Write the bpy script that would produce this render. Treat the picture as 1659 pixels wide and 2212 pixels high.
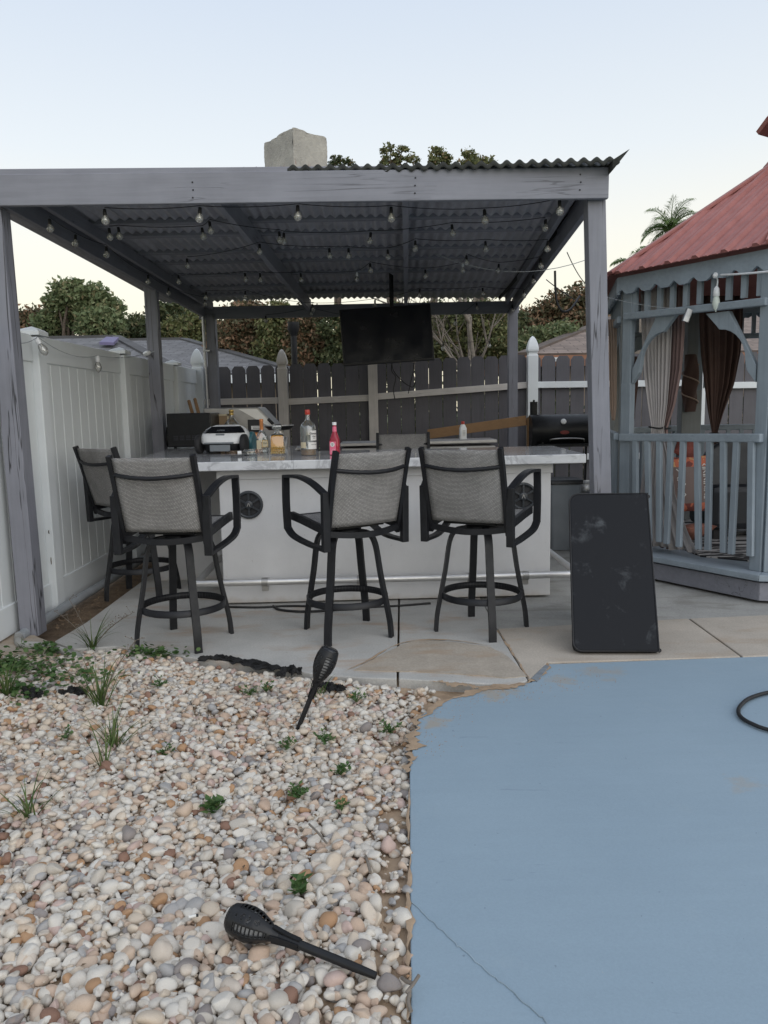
import bpy, math, random
import numpy as np
from mathutils import Vector, Matrix

for o in list(bpy.data.objects): bpy.data.objects.remove(o)
S = bpy.context.scene
C = S.collection
PI = math.pi
R = math.radians
RNG = random.Random(7)

# ------------------------------------------------------------------ camera
FOC, CU, CV, HC = 1665.0, 829.5, 1106.0, 1.43
PITCH, ROLL = R(7.6), 0.02
_f = Vector((0, math.cos(PITCH), -math.sin(PITCH)))
_r0 = Vector((1, 0, 0)); _u0 = Vector((0, math.sin(PITCH), math.cos(PITCH)))
_R = _r0 * math.cos(ROLL) - _u0 * math.sin(ROLL)
_U = _u0 * math.cos(ROLL) + _r0 * math.sin(ROLL)
CAM = Vector((0, 0, HC))
cd = bpy.data.cameras.new('camera'); cam = bpy.data.objects.new('camera', cd); C.objects.link(cam)
cd.sensor_fit = 'VERTICAL'; cd.sensor_height = 32.0; cd.lens = FOC / 2212.0 * 32.0
cd.clip_start = 0.05; cd.clip_end = 2000
m = Matrix((( _R.x, _U.x, -_f.x, 0), (_R.y, _U.y, -_f.y, 0), (_R.z, _U.z, -_f.z, HC), (0, 0, 0, 1)))
cam.matrix_world = m
S.camera = cam
S.render.resolution_x = 768; S.render.resolution_y = 1024

# ------------------------------------------------------------------ sky, fill lamp, exposure
SUN_EL, SUN_AZ = 28.0, 148.0          # degrees; a broad lamp added for soft sky light behind the camera, over its right shoulder
w = bpy.data.worlds.new('World'); S.world = w; w.use_nodes = True
nt = w.node_tree; nt.nodes.clear()
out = nt.nodes.new('ShaderNodeOutputWorld'); bg = nt.nodes.new('ShaderNodeBackground')
sky = nt.nodes.new('ShaderNodeTexSky'); sky.sky_type = 'NISHITA'; sky.sun_disc = False
sky.sun_elevation = R(SUN_EL); sky.sun_rotation = R(SUN_AZ)
sky.air_density = 1.0; sky.dust_density = 1.2; sky.ozone_density = 1.4; sky.altitude = 10
mixw = nt.nodes.new('ShaderNodeMix'); mixw.data_type = 'RGBA'; mixw.inputs[0].default_value = 0.82
# thin high veil over the whole dusk sky: cream at the horizon, pale blue higher up, deeper towards the zenith
tcw = nt.nodes.new('ShaderNodeTexCoord'); spw = nt.nodes.new('ShaderNodeSeparateXYZ'); rmp = nt.nodes.new('ShaderNodeValToRGB'); scl = nt.nodes.new('ShaderNodeVectorMath'); scl.operation = 'SCALE'; scl.inputs['Scale'].default_value = 10.0
nt.links.new(tcw.outputs['Generated'], spw.inputs[0]); nt.links.new(spw.outputs[2], rmp.inputs[0])
VEIL = [(0.0, (1.16, 1.06, .78)), (.11, (1.17, 1.09, .84)), (.20, (1.10, 1.07, .95)), (.29, (.95, 1.0, 1.02)), (.45, (.77, .86, .98)), (.75, (.74, .82, .95)), (1.0, (.72, .80, .94))]
while len(rmp.color_ramp.elements) < len(VEIL): rmp.color_ramp.elements.new(.5)
for e_, (p_, c_) in zip(rmp.color_ramp.elements, VEIL): e_.position = p_; e_.color = c_ + (1,)
nt.links.new(rmp.outputs[0], scl.inputs[0]); nt.links.new(scl.outputs[0], mixw.inputs[7])
nt.links.new(sky.outputs[0], mixw.inputs[6]); nt.links.new(mixw.outputs[2], bg.inputs[0])
bg.inputs[1].default_value = 0.09
nt.links.new(bg.outputs[0], out.inputs[0])
sl = bpy.data.lights.new('sky_fill', 'SUN'); sl.energy = 1.12; sl.angle = R(70); sl.color = (1, 0.985, 0.965)
sky_fill = bpy.data.objects.new('sky_fill', sl); C.objects.link(sky_fill)
_az, _el = R(SUN_AZ), R(SUN_EL)
_d = Vector((math.sin(_az) * math.cos(_el), math.cos(_az) * math.cos(_el), math.sin(_el)))
sky_fill.rotation_euler = _d.to_track_quat('Z', 'Y').to_euler()
S.view_settings.view_transform = 'Standard'; S.view_settings.look = 'None'
S.view_settings.exposure = 0.2; S.view_settings.gamma = 1.0; S.view_settings.use_curve_mapping = False

# ------------------------------------------------------------------ survey helpers: sight lines to real places
def ray(u, v): return _f + _R * ((u - CU) / FOC) + _U * ((CV - v) / FOC)
def W(u, v, z=None, y=None, x=None):
    d = ray(u, v)
    t = (z - HC) / d.z if z is not None else (y / d.y if y is not None else x / d.x)
    return CAM + d * t
def WP(u, v, p0, n):
    d = ray(u, v); return CAM + d * ((Vector(p0) - CAM).dot(n) / d.dot(n))

# ------------------------------------------------------------------ materials
def srgb(*c): return tuple(((x / 255) / 12.92 if x / 255 <= .04045 else ((x / 255 + .055) / 1.055) ** 2.4) for x in c)
class NT:
    def __init__(s, name):
        s.m = bpy.data.materials.new(name); s.m.use_nodes = True
        s.t = s.m.node_tree; s.t.nodes.clear()
        s.out = s.n('ShaderNodeOutputMaterial'); s.p = s.n('ShaderNodeBsdfPrincipled')
        s.l(s.p.outputs[0], s.out.inputs[0])
    def n(s, t, **k):
        x = s.t.nodes.new(t)
        for a, b in k.items(): setattr(x, a, b)
        return x
    def l(s, a, b): s.t.links.new(a, b)
    def coords(s, stretch=(1, 1, 1), shift=True):
        tc = s.n('ShaderNodeTexCoord'); mp = s.n('ShaderNodeMapping'); mp.inputs['Scale'].default_value = stretch
        s.l(tc.outputs['Object'], mp.inputs[0])
        if shift:
            oi = s.n('ShaderNodeObjectInfo'); mu = s.n('ShaderNodeMath', operation='MULTIPLY'); mu.inputs[1].default_value = 37.0
            s.l(oi.outputs['Random'], mu.inputs[0]); s.l(mu.outputs[0], mp.inputs['Location'])
        return mp.outputs[0]
    def noise(s, vec, scale, detail=5, rough=.55, dist=0):
        x = s.n('ShaderNodeTexNoise'); x.inputs['Scale'].default_value = scale; x.inputs['Detail'].default_value = detail
        x.inputs['Roughness'].default_value = rough; x.inputs['Distortion'].default_value = dist
        s.l(vec, x.inputs['Vector']); return x.outputs['Fac']
    def ramp(s, fac, stops, interp='LINEAR'):
        x = s.n('ShaderNodeValToRGB'); x.color_ramp.interpolation = interp
        e = x.color_ramp.elements
        while len(e) < len(stops): e.new(0.5)
        for i, (p, c) in enumerate(stops):
            e[i].position = p; e[i].color = (tuple(c) + (1,))[:4] if not isinstance(c, (int, float)) else (c, c, c, 1)
        s.l(fac, x.inputs[0]); return x.outputs[0]
    def mix(s, fac, a, b, mode='MIX'):
        x = s.n('ShaderNodeMix', data_type='RGBA', blend_type=mode)
        for i, v in ((0, fac), (6, a), (7, b)):
            if hasattr(v, 'is_output') or hasattr(v, 'links'): s.l(v, x.inputs[i])
            else: x.inputs[i].default_value = v if i == 0 else (tuple(v) + (1,))[:4]
        return x.outputs[2]
    def math(s, op, a, b=None, clamp=False):
        x = s.n('ShaderNodeMath', operation=op, use_clamp=clamp)
        for i, v in enumerate((a, b)):
            if v is None: continue
            if hasattr(v, 'links'): s.l(v, x.inputs[i])
            else: x.inputs[i].default_value = v
        return x.outputs[0]
    def bump(s, h, strength=.3, dist=.01):
        x = s.n('ShaderNodeBump'); x.inputs['Strength'].default_value = strength; x.inputs['Distance'].default_value = dist
        s.l(h, x.inputs['Height']); s.l(x.outputs[0], s.p.inputs['Normal'])
    def set(s, col=None, rough=None, metal=None, spec=None):
        for k, v in (('Base Color', col), ('Roughness', rough), ('Metallic', metal), ('Specular IOR Level', spec)):
            if v is None: continue
            if hasattr(v, 'links'): s.l(v, s.p.inputs[k])
            else: s.p.inputs[k].default_value = (tuple(v) + (1,))[:4] if k == 'Base Color' else v

def mat(name, c, var=.15, rough=.6, scale=6, bump=.15, bscale=80, metal=0, stretch=(1, 1, 1), spec=.5, rand=0.0, dist=.004):
    k = NT(name); v = k.coords(stretch)
    a = tuple(x * (1 - var) for x in c); b = tuple(x * (1 + var) for x in c)
    col = k.ramp(k.noise(v, scale), [(.3, a), (.7, b)])
    if rand:
        oi = k.n('ShaderNodeObjectInfo')
        g = k.math('MULTIPLY_ADD', oi.outputs['Random'], 2 * rand); g.node.inputs[2].default_value = 1 - rand
        cm = k.n('ShaderNodeCombineColor')
        for i in range(3): k.l(g, cm.inputs[i])
        col = k.mix(1.0, col, cm.outputs[0], 'MULTIPLY')
    rr = k.ramp(k.noise(v, scale * 2.3), [(.3, max(.02, rough - .08)), (.7, min(1, rough + .08))])
    k.set(col, rr, metal, spec)
    if bump: k.bump(k.noise(v, bscale, 4), bump, dist)
    return k.m

def wood(name, c, axis, var=.14, rough=.62, crack=.5, rand=.07):
    """painted timber: grain runs along `axis`, fine dark checks, brush wear"""
    k = NT(name); st = [26, 26, 26]; st[axis] = 1.3
    v = k.coords(tuple(st)); v2 = k.coords((2, 2, 2))
    col = k.ramp(k.noise(v2, 2.2), [(.3, tuple(x * (1 - var) for x in c)), (.7, tuple(x * (1 + var) for x in c))])
    gr = k.noise(v, 1.6, 6, .6)
    col = k.mix(.35, col, k.ramp(gr, [(.3, tuple(x * .75 for x in c)), (.7, tuple(x * 1.22 for x in c))]))
    st2 = [9, 9, 9]; st2[axis] = .45
    ck = k.ramp(k.noise(k.coords(tuple(st2)), 1.5, 3, .5, .4), [(.488, 0.0), (.498, 1.0), (.506, 1.0), (.516, 0.0)])
    vis = k.ramp(k.noise(v2, .9), [(.5 if crack < .8 else .40, 0.0), (.62 if crack < .8 else .52, crack)])
    cf = k.mix(1.0, ck, vis, 'MULTIPLY')
    bw = k.n('ShaderNodeRGBToBW'); k.l(cf, bw.inputs[0])
    col = k.mix(bw.outputs[0], col, tuple(x * .18 for x in c))
    oi = k.n('ShaderNodeObjectInfo'); g = k.math('MULTIPLY_ADD', oi.outputs['Random'], 2 * rand); g.node.inputs[2].default_value = 1 - rand
    cm = k.n('ShaderNodeCombineColor')
    for i in range(3): k.l(g, cm.inputs[i])
    col = k.mix(1.0, col, cm.outputs[0], 'MULTIPLY')
    k.set(col, rough)
    h = k.math('SUBTRACT', gr, k.math('MULTIPLY', bw.outputs[0], 2.0))
    k.bump(h, .35, .003)
    return k.m

def glass(name, tint, gloss=.10, dens=0.0):
    """thin clear glass wall: sees through, mirrors at glancing angles"""
    k = NT(name); k.t.nodes.remove(k.p)
    tr = k.n('ShaderNodeBsdfTransparent'); tr.inputs[0].default_value = tuple(tint) + (1,)
    gl = k.n('ShaderNodeBsdfGlossy'); gl.inputs['Roughness'].default_value = .03
    lw = k.n('ShaderNodeLayerWeight'); lw.inputs[0].default_value = .35
    fac = k.math('MULTIPLY_ADD', lw.outputs['Fresnel'], .9); fac.node.inputs[2].default_value = gloss * .5
    mx = k.n('ShaderNodeMixShader'); k.l(fac, mx.inputs[0]); k.l(tr.outputs[0], mx.inputs[1]); k.l(gl.outputs[0], mx.inputs[2])
    res = mx.outputs[0]
    if dens:
        df = k.n('ShaderNodeBsdfDiffuse'); df.inputs[0].default_value = tuple(tint) + (1,); m3 = k.n('ShaderNodeMixShader'); m3.inputs[0].default_value = dens
        k.l(res, m3.inputs[1]); k.l(df.outputs[0], m3.inputs[2]); res = m3.outputs[0]
    k.l(res, k.out.inputs[0])
    return k.m

M = {}
GREY = (.218, .222, .256)
for ax, nm in enumerate('xyz'): M['grey_' + nm] = wood('grey_timber_paint_' + nm, GREY, ax)
M['post_z'] = wood('weathered_post_paint', tuple(c * .95 for c in GREY), 2, crack=1.0)
for ax, nm in enumerate('xyz'): M['blue_' + nm] = wood('blue_grey_gazebo_paint_' + nm, (.245, .288, .328), ax, crack=.25)
M['olive_z'] = wood('weathered_gazebo_paint', (.20, .215, .22), 2, crack=.3)
M['picket'] = wood('dark_picket_stain', (.098, .094, .106), 2, crack=.3, rand=.12)
M['tan_x'] = wood('tan_fence_rail', (.60, .565, .535), 0, crack=.3)
M['tan_z'] = wood('tan_fence_post', (.53, .495, .465), 2, crack=.3)
M['plank'] = wood('raw_brown_plank', (.30, .175, .085), 0, var=.25, crack=.4)
M['vinyl'] = mat('white_vinyl', (.70, .73, .745), .05, .42, 2.5, .04, 40)
M['vinyl_board'] = mat('white_vinyl_board', (.675, .705, .715), .06, .45, 2.0, .04, 40, rand=.03)
M['black'] = mat('black_powder_coat', (.0115, .012, .0145), .25, .46, 14, .06, 240, spec=.32)
M['blackpl'] = mat('black_plastic', (.011, .0115, .013), .2, .40, 10, .05, 120, spec=.35)
M['rubber'] = mat('black_rubber', (.02, .02, .022), .2, .7, 10, .1, 120)
M['cord'] = mat('black_cord', (.012, .012, .013), .2, .6, 10, 0)
M['steel'] = mat('brushed_steel', (.70, .69, .68), .04, .42, 10, 0, metal=.85)
M['dull_steel'] = mat('dull_steel', (.42, .41, .40), .1, .42, 8, .05, 160, metal=.9)
def m_stucco():
    k = NT('bar_stucco'); v = k.coords((1, 1, 1), False)
    base = k.ramp(k.noise(v, 3.2, 7, .6), [(.3, (.525, .522, .525)), (.7, (.60, .596, .598))])
    sc = k.ramp(k.noise(k.coords((1, 1, 1.8), False), 2.3, 7, .7, .7), [(.64, 0.0), (.73, .35)])
    col = k.mix(sc, base, (.36, .34, .325))
    sm = k.ramp(k.noise(v, 30, 3, .6), [(.69, 0.0), (.74, .35)]); col = k.mix(sm, col, (.30, .28, .26))
    sp = k.n('ShaderNodeSeparateXYZ'); tc = k.n('ShaderNodeTexCoord'); k.l(tc.outputs['Object'], sp.inputs[0])
    spl_ = k.math('ADD', sp.outputs[2], k.math('MULTIPLY', k.noise(v, 7, 6, .65), .16))
    col = k.mix(k.ramp(spl_, [(.07, .6), (.135, 0.0)]), col, (.40, .335, .265))
    k.set(col, .88); k.bump(k.noise(v, 170, 5, .7), .4, .004); return k.m
M['stucco'] = m_stucco()
M['chimney'] = None
M['white'] = mat('white_plastic', (.78, .79, .80), .03, .25, 6, 0)
M['grey_pl'] = mat('grey_plastic', (.20, .22, .24), .08, .4, 8, .03, 120)
M['teal'] = mat('teal_plastic', (.05, .16, .19), .1, .35, 8, 0)
M['screen'] = mat('tv_screen', (.008, .009, .012), .1, .22, 3, 0)
M['cardboard'] = mat('cardboard', (.33, .23, .14), .1, .8, 6, .05, 100)
M['red_cap'] = mat('red_cap', (.45, .045, .03), .1, .35, 10, 0)
M['pink'] = mat('pink_label', (.75, .16, .26), .05, .4, 10, 0)
M['paper'] = mat('paper_label', (.72, .71, .68), .04, .6, 10, 0)
M['ink'] = mat('ink', (.03, .03, .04), 0, .6, 10, 0)
M['gold'] = mat('gold_foil', (.55, .38, .13), .1, .3, 10, 0, metal=.7)
M['orange_foil'] = mat('orange_foil', (.55, .22, .08), .08, .35, 10, 0, metal=.3)
M['cream_lab'] = mat('cream_label', (.60, .52, .36), .06, .5, 10, 0)
M['soil'] = mat('brown_soil', (.16, .11, .07), .35, .95, 9, .6, 60, dist=.02)
M['lawn'] = mat('lawn', (.075, .10, .035), .4, .95, 3, .5, 40, dist=.03)
M['pipe'] = mat('grey_conduit', (.30, .32, .34), .1, .45, 8, .03, 60)
M['galv'] = mat('galvanised', (.36, .37, .39), .1, .4, 8, .05, 80, metal=.8)
M['bulb'] = glass('bulb_glass', (.90, .90, .88), .30, .16)  # pale diffuse share mixed in to stand for reflections on the globes
M['clear'] = glass('clear_glass', (.95, .96, .95), .12)
M['bottle'] = glass('bottle_glass', (.90, .93, .91), .24, .07)  # slight hazy white in the glass colour imitates its reflections
M['amber'] = glass('amber_spirit', (.80, .40, .045), .06, .65)
M['pale_amber'] = glass('pale_spirit', (.80, .48, .12), .06, .45)
M['red_syrup'] = mat('red_syrup', (.34, .012, .035), .1, .2, 10, 0)
M['filament'] = mat('bulb_filament', (.75, .73, .66), .05, .3, 10, 0, metal=.4)
M['bark'] = mat('bark', (.11, .085, .065), .3, .95, 9, .8, 30, dist=.03)
M['palebark'] = mat('pale_bark', (.18, .155, .13), .25, .95, 9, .6, 40, dist=.02)
M['fabric_scrap'] = mat('black_landscape_fabric', (.012, .012, .013), .3, .9, 20, .5, 200)

def leafmat(name, stops, rough=.6):
    k = NT(name)
    g = k.n('ShaderNodeNewGeometry')
    col = k.ramp(g.outputs['Random Per Island'], stops)
    k.set(col, rough, spec=.3)
    tl = k.n('ShaderNodeBsdfTranslucent'); k.l(col, tl.inputs[0])
    mx = k.n('ShaderNodeMixShader'); mx.inputs[0].default_value = .25
    k.l(k.p.outputs[0], mx.inputs[1]); k.l(tl.outputs[0], mx.inputs[2]); k.l(mx.outputs[0], k.out.inputs[0])
    return k.m
M['leaf_green'] = leafmat('green_leaves', [(0, (0.089, 0.122, 0.055)), (.5, (0.163, 0.206, 0.098)), (.85, (0.244, 0.270, 0.142)), (1, (0.281, 0.233, 0.130))])
M['leaf_dark'] = leafmat('dark_leaves', [(0, (0.044, 0.062, 0.029)), (.5, (0.081, 0.103, 0.048)), (.9, (0.150, 0.157, 0.077)), (1, (0.198, 0.147, 0.080))])
M['leaf_rust'] = leafmat('rusty_leaves', [(0, (0.074, 0.077, 0.043)), (.4, (0.127, 0.122, 0.067)), (.7, (0.222, 0.150, 0.092)), (1, (0.317, 0.186, 0.115))])
M['leaf_olive'] = leafmat('olive_leaves', [(0, (0.077, 0.094, 0.041)), (.5, (0.151, 0.172, 0.071)), (.9, (0.241, 0.229, 0.106)), (1, (0.250, 0.168, 0.101))])
M['leaf_palm'] = leafmat('palm_leaflets', [(0, (0.093, 0.171, 0.054)), (.6, (0.171, 0.264, 0.093)), (1, (0.279, 0.341, 0.139))])
M['grass'] = leafmat('grass_blades', [(0, (.045, .085, .02)), (.6, (.09, .14, .04)), (1, (.16, .19, .08))])
M['weed'] = leafmat('weed_leaves', [(0, (0.044, 0.094, 0.027)), (.6, (0.075, 0.144, 0.044)), (1, (0.138, 0.200, 0.075))])

def m_marble():
    k = NT('grey_white_marble'); v = k.coords((1, 1, 1), False)
    n1 = k.noise(v, 2.2, 8, .6, 1.2)
    vein = k.ramp(n1, [(.46, 0.0), (.495, 1.0), (.505, 1.0), (.54, 0.0)])
    n2 = k.noise(v, 6, 6, .6, .8)
    base = k.ramp(n2, [(.3, (.50, .51, .53)), (.7, (.68, .69, .71))])
    f = k.math('MULTIPLY', vein, .55)
    col = k.mix(f, base, (.27, .27, .29)); k.set(col, .09, spec=.5); return k.m
M['marble'] = m_marble()

def m_sling():
    k = NT('woven_sling'); tc = k.n('ShaderNodeTexCoord')
    sp = k.n('ShaderNodeSeparateXYZ'); k.l(tc.outputs['Object'], sp.inputs[0])
    cb = k.n('ShaderNodeCombineXYZ'); k.l(sp.outputs[0], cb.inputs[0])
    k.l(k.math('ADD', sp.outputs[2], sp.outputs[1]), cb.inputs[1])
    br = k.n('ShaderNodeTexBrick'); br.offset = .5
    br.inputs['Color1'].default_value = (.50, .485, .46, 1); br.inputs['Color2'].default_value = (.37, .355, .34, 1)
    br.inputs['Mortar'].default_value = (.10, .097, .10, 1); br.inputs['Scale'].default_value = 1.0
    br.inputs['Mortar Size'].default_value = .0015; br.inputs['Brick Width'].default_value = .0088; br.inputs['Row Height'].default_value = .0058
    br.inputs['Mortar Smooth'].default_value = .3
    k.l(cb.outputs[0], br.inputs['Vector'])
    n = k.noise(k.coords(), 7, 4)
    col = k.mix(1.0, br.outputs['Color'], k.ramp(n, [(.3, .78), (.7, 1.06)]), 'MULTIPLY')
    k.set(col, .75); k.bump(br.outputs['Fac'], -.4, .002)
    return k.m
M['sling'] = m_sling()

def m_concrete(name, c, stain, sc=1.0, stain_amt=.5):
    k = NT(name); v = k.coords((1, 1, 1), False)
    base = k.ramp(k.noise(v, 2.2 * sc, 8, .62), [(.3, tuple(x * .84 for x in c)), (.72, tuple(x * 1.12 for x in c))])
    fine = k.ramp(k.noise(v, 95, 3, .6), [(.3, .86), (.7, 1.10)])
    base = k.mix(1.0, base, fine, 'MULTIPLY')
    vs = k.coords((1, 2.6, 1), False)
    st = k.ramp(k.noise(vs, 1.9, 7, .62, .3), [(.53, 0.0), (.66, stain_amt)])
    col = k.mix(st, base, stain)
    sp = k.ramp(k.noise(v, 38, 2), [(.70, 0.0), (.76, .5)])
    col = k.mix(sp, col, tuple(x * .45 for x in c))
    k.set(col, .88); k.bump(k.noise(v, 120, 5, .65), .35, .004)
    return k.m
M['slab'] = m_concrete('pale_concrete', (.455, .445, .42), (.38, .275, .195), 1.0, .62)
M['slab2'] = m_concrete('tan_concrete', (.455, .405, .345), (.37, .265, .175), 1.2, .4)
M['slab3'] = m_concrete('rough_grey_concrete', (.36, .355, .335), (.20, .19, .165), 1.6, .6)
M['slab4'] = m_concrete('worn_concrete', (.40, .35, .29), (.36, .26, .175), 2.0, .6)

def m_chimney():
    k = NT('stained_stucco'); v = k.coords((1, 1, 1), False)
    base = k.ramp(k.noise(v, 5, 8, .65), [(.3, (.33, .31, .275)), (.7, (.54, .515, .45))])
    red = k.ramp(k.noise(k.coords((9, 9, 2.2), False), 1.6, 5, .6, .6), [(.60, 0.0), (.64, .8)])
    sp = k.n('ShaderNodeSeparateXYZ'); tc = k.n('ShaderNodeTexCoord'); k.l(tc.outputs['Object'], sp.inputs[0])
    low = k.ramp(sp.outputs[2], [(.0, 1.0), (.36, 1.0), (.40, 0.0)])
    col = k.mix(k.math('MULTIPLY', red, low), base, (.30, .10, .07))
    k.set(col, .95); k.bump(k.noise(v, 42, 6, .7), .9, .02); return k.m
M['chimney'] = m_chimney()

def m_deck():
    k = NT('blue_deck_paint'); v = k.coords((1, 1, 1), False)
    base = k.ramp(k.noise(v, 1.1, 8, .6), [(.3, (.252, .334, .402)), (.7, (.282, .368, .436))])
    wear = k.ramp(k.noise(v, 3.1, 7, .65, .4), [(.60, 0.0), (.74, .35)])
    col = k.mix(wear, base, (.32, .385, .425))
    rl_ = k.ramp(k.noise(k.coords((.7, 6, 1), False), 2.4, 5, .6, .2), [(.35, .985), (.65, 1.012)]); base = k.mix(1.0, base, rl_, 'MULTIPLY'); col = k.mix(1.0, col, rl_, 'MULTIPLY')
    scf = k.ramp(k.noise(k.coords((3, 22, 1), False), 1.3, 4, .6, 1.2), [(.685, 0.0), (.72, .35)]); col = k.mix(scf, col, (.17, .23, .29))
    chp = k.ramp(k.noise(v, 21, 6, .75, .5), [(.70, 0.0), (.73, .55)]); col = k.mix(chp, col, (.36, .385, .39))
    tc = k.n('ShaderNodeTexCoord')
    for (px, py, rad, amt) in STAINS:
        vm = k.n('ShaderNodeVectorMath', operation='DISTANCE'); k.l(tc.outputs['Object'], vm.inputs[0]); vm.inputs[1].default_value = (px, py, -.004)
        f = k.ramp(k.math('DIVIDE', vm.outputs['Value'], rad), [(0, 1.0), (1.0, 0.0)])
        n = k.noise(v, 9, 6, .7, .3)
        f2 = k.ramp(k.math('ADD', n, k.math('MULTIPLY', f, .42)), [(.72, 0.0), (.86, amt)])
        col = k.mix(f2, col, (.38, .30, .205))
    fine = k.ramp(k.noise(v, 150, 3, .6), [(.3, .96), (.7, 1.03)])
    col = k.mix(1.0, col, fine, 'MULTIPLY')
    sp = k.ramp(k.noise(v, 46, 2), [(.74, 0.0), (.78, .5)])
    col = k.mix(sp, col, (.10, .13, .16))
    k.set(col, .62, spec=.35); k.bump(k.noise(v, 130, 5, .65), .25, .003); return k.m

def m_pebble():
    k = NT('river_pebbles')
    g = k.n('ShaderNodeNewGeometry'); oi = k.n('ShaderNodeObjectInfo')
    r = k.math('FRACT', k.math('ADD', g.outputs['Random Per Island'], oi.outputs['Random']))
    col = k.ramp(r, [(0, (.61, .575, .515)), (.16, (.50, .465, .41)), (.25, (.58, .50, .405)), (.37, (.53, .42, .33)), (.45, (.62, .595, .545)),
                     (.60, (.49, .37, .285)), (.65, (.58, .515, .44)), (.745, (.40, .245, .14)), (.78, (.37, .365, .36)), (.835, (.58, .55, .50)),
                     (.905, (.51, .39, .345)), (.95, (.26, .235, .225)), (.975, (.24, .14, .10))], 'CONSTANT')
    v = k.coords((1, 1, 1))
    n = k.noise(v, 34, 6, .65, .5)
    col = k.mix(1.0, col, k.ramp(n, [(.28, (.64, .58, .54)), (.46, (.95, .93, .91)), (.7, (1.10, 1.10, 1.10))]), 'MULTIPLY')
    st = k.ramp(k.noise(k.coords((1, 1, 1)), 15, 4, .6, 1.0), [(.60, 0.0), (.70, .45)])
    col = k.mix(st, col, (.42, .26, .15))
    k.set(col, .68, spec=.35); k.bump(k.noise(v, 110, 4, .6), .25, .003); return k.m
M['pebble'] = m_pebble()
M['sand'] = mat('brown_sand', (.38, .275, .185), .22, .95, 12, .5, 300, dist=.006)

def m_mat():
    k = NT('black_vinyl_scuffed'); v = k.coords((1, 1, 1), False)
    f = k.ramp(k.noise(v, 4.2, 7, .62, .6), [(.53, 0.0), (.66, .55)])
    f2 = k.ramp(k.noise(v, 17, 4, .6), [(.45, 0.0), (.6, 1.0)])
    col = k.mix(k.math('MULTIPLY', f, f2), (.0115, .0125, .0155), (.12, .13, .14))
    k.set(col, .62, spec=.18); k.bump(k.noise(v, 5, 5), .15, .02); return k.m
M['mat'] = m_mat()

def m_shingle(name, c, sx=.45, sy=.16):
    k = NT(name); tc = k.n('ShaderNodeTexCoord')
    br = k.n('ShaderNodeTexBrick'); br.offset = .5
    br.inputs['Color1'].default_value = tuple(x * 1.15 for x in c) + (1,); br.inputs['Color2'].default_value = tuple(x * .78 for x in c) + (1,)
    br.inputs['Mortar'].default_value = tuple(x * .5 for x in c) + (1,); br.inputs['Scale'].default_value = 1
    br.inputs['Mortar Size'].default_value = .012; br.inputs['Brick Width'].default_value = sx; br.inputs['Row Height'].default_value = sy
    k.l(tc.outputs['UV'], br.inputs['Vector'])
    n = k.ramp(k.noise(k.coords(), 3.5, 6, .65), [(.3, .72), (.7, 1.25)])
    col = k.mix(1.0, br.outputs['Color'], n, 'MULTIPLY'); k.set(col, .92); k.bump(br.outputs['Fac'], -.3, .02); return k.m
M['shingle_grey'] = m_shingle('grey_shingles', (.165, .163, .168))
M['shingle_brown'] = m_shingle('brown_shingles', (.25, .195, .165))

def m_redmetal():
    k = NT('faded_red_metal'); v = k.coords((1, 1, 1))
    col = k.ramp(k.noise(k.coords((7, 7, 1.2)), 1.5, 6, .6), [(.3, (.30, .118, .105)), (.7, (.375, .155, .14))])
    d = k.ramp(k.noise(v, 7, 6, .7), [(.6, 0.0), (.75, .35)]); col = k.mix(d, col, (.23, .085, .075))
    k.set(col, .55, spec=.22); return k.m
M['redmetal'] = m_redmetal()
M['roofmetal'] = mat('grey_corrugated', (.34, .34, .375), .18, .5, 5, .05, 60)
M['moss'] = mat('mossy_roof_edge', (.032, .034, .030), .4, .9, 16, .4, 120)

def m_zebra():
    k = NT('zebra_rug'); v = k.coords((1.6, 7.5, 1), False)
    n = k.noise(v, 1.6, 4, .6, .9); col = k.ramp(n, [(.485, (.02, .02, .022)), (.515, (.42, .41, .40))]); k.set(col, .95); return k.m
M['zebra'] = m_zebra()

def m_pillow():
    k = NT('patterned_pillow'); tc = k.n('ShaderNodeTexCoord'); sp = k.n('ShaderNodeSeparateXYZ'); k.l(tc.outputs['Object'], sp.inputs[0])
    x, z = sp.outputs[0], sp.outputs[2]
    n = k.noise(k.coords((5, 5, 2), False), 2.2, 2, .5)
    band = k.ramp(n, [(.36, (.20, .06, .05)), (.44, (.55, .16, .09)), (.55, (.60, .36, .17)), (.60, (.48, .13, .08))], 'CONSTANT')
    az = k.math('ABSOLUTE', z)
    cen = k.math('LESS_THAN', az, .155)
    col = k.mix(cen, band, (.21, .155, .14))
    k.set(col, .9); k.bump(k.noise(k.coords(), 120, 2), .2, .003); return k.m
M['pillow'] = m_pillow()
M['cur_cream'] = mat('cream_linen', (.47, .435, .425), .08, .9, 4, .2, 300)
M['cur_mauve'] = mat('mauve_cloth', (.25, .17, .16), .12, .9, 4, .2, 300)
M['cur_brown'] = mat('brown_cloth', (.085, .05, .042), .15, .9, 4, .2, 300)
M['cur_tan'] = mat('tan_cloth', (.36, .27, .22), .1, .9, 4, .2, 300)
M['sofa'] = mat('black_cover', (.018, .021, .026), .2, .5, 4, .2, 30)
M['wall_tan'] = mat('tan_house_wall', (.30, .24, .19), .08, .9, 3, .1, 60)
M['fascia_org'] = mat('orange_brown_fascia', (.30, .145, .085), .1, .7, 3, 0)
M['skylight'] = mat('skylight_pane', (.15, .13, .24), .05, .6, 3, 0)
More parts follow.
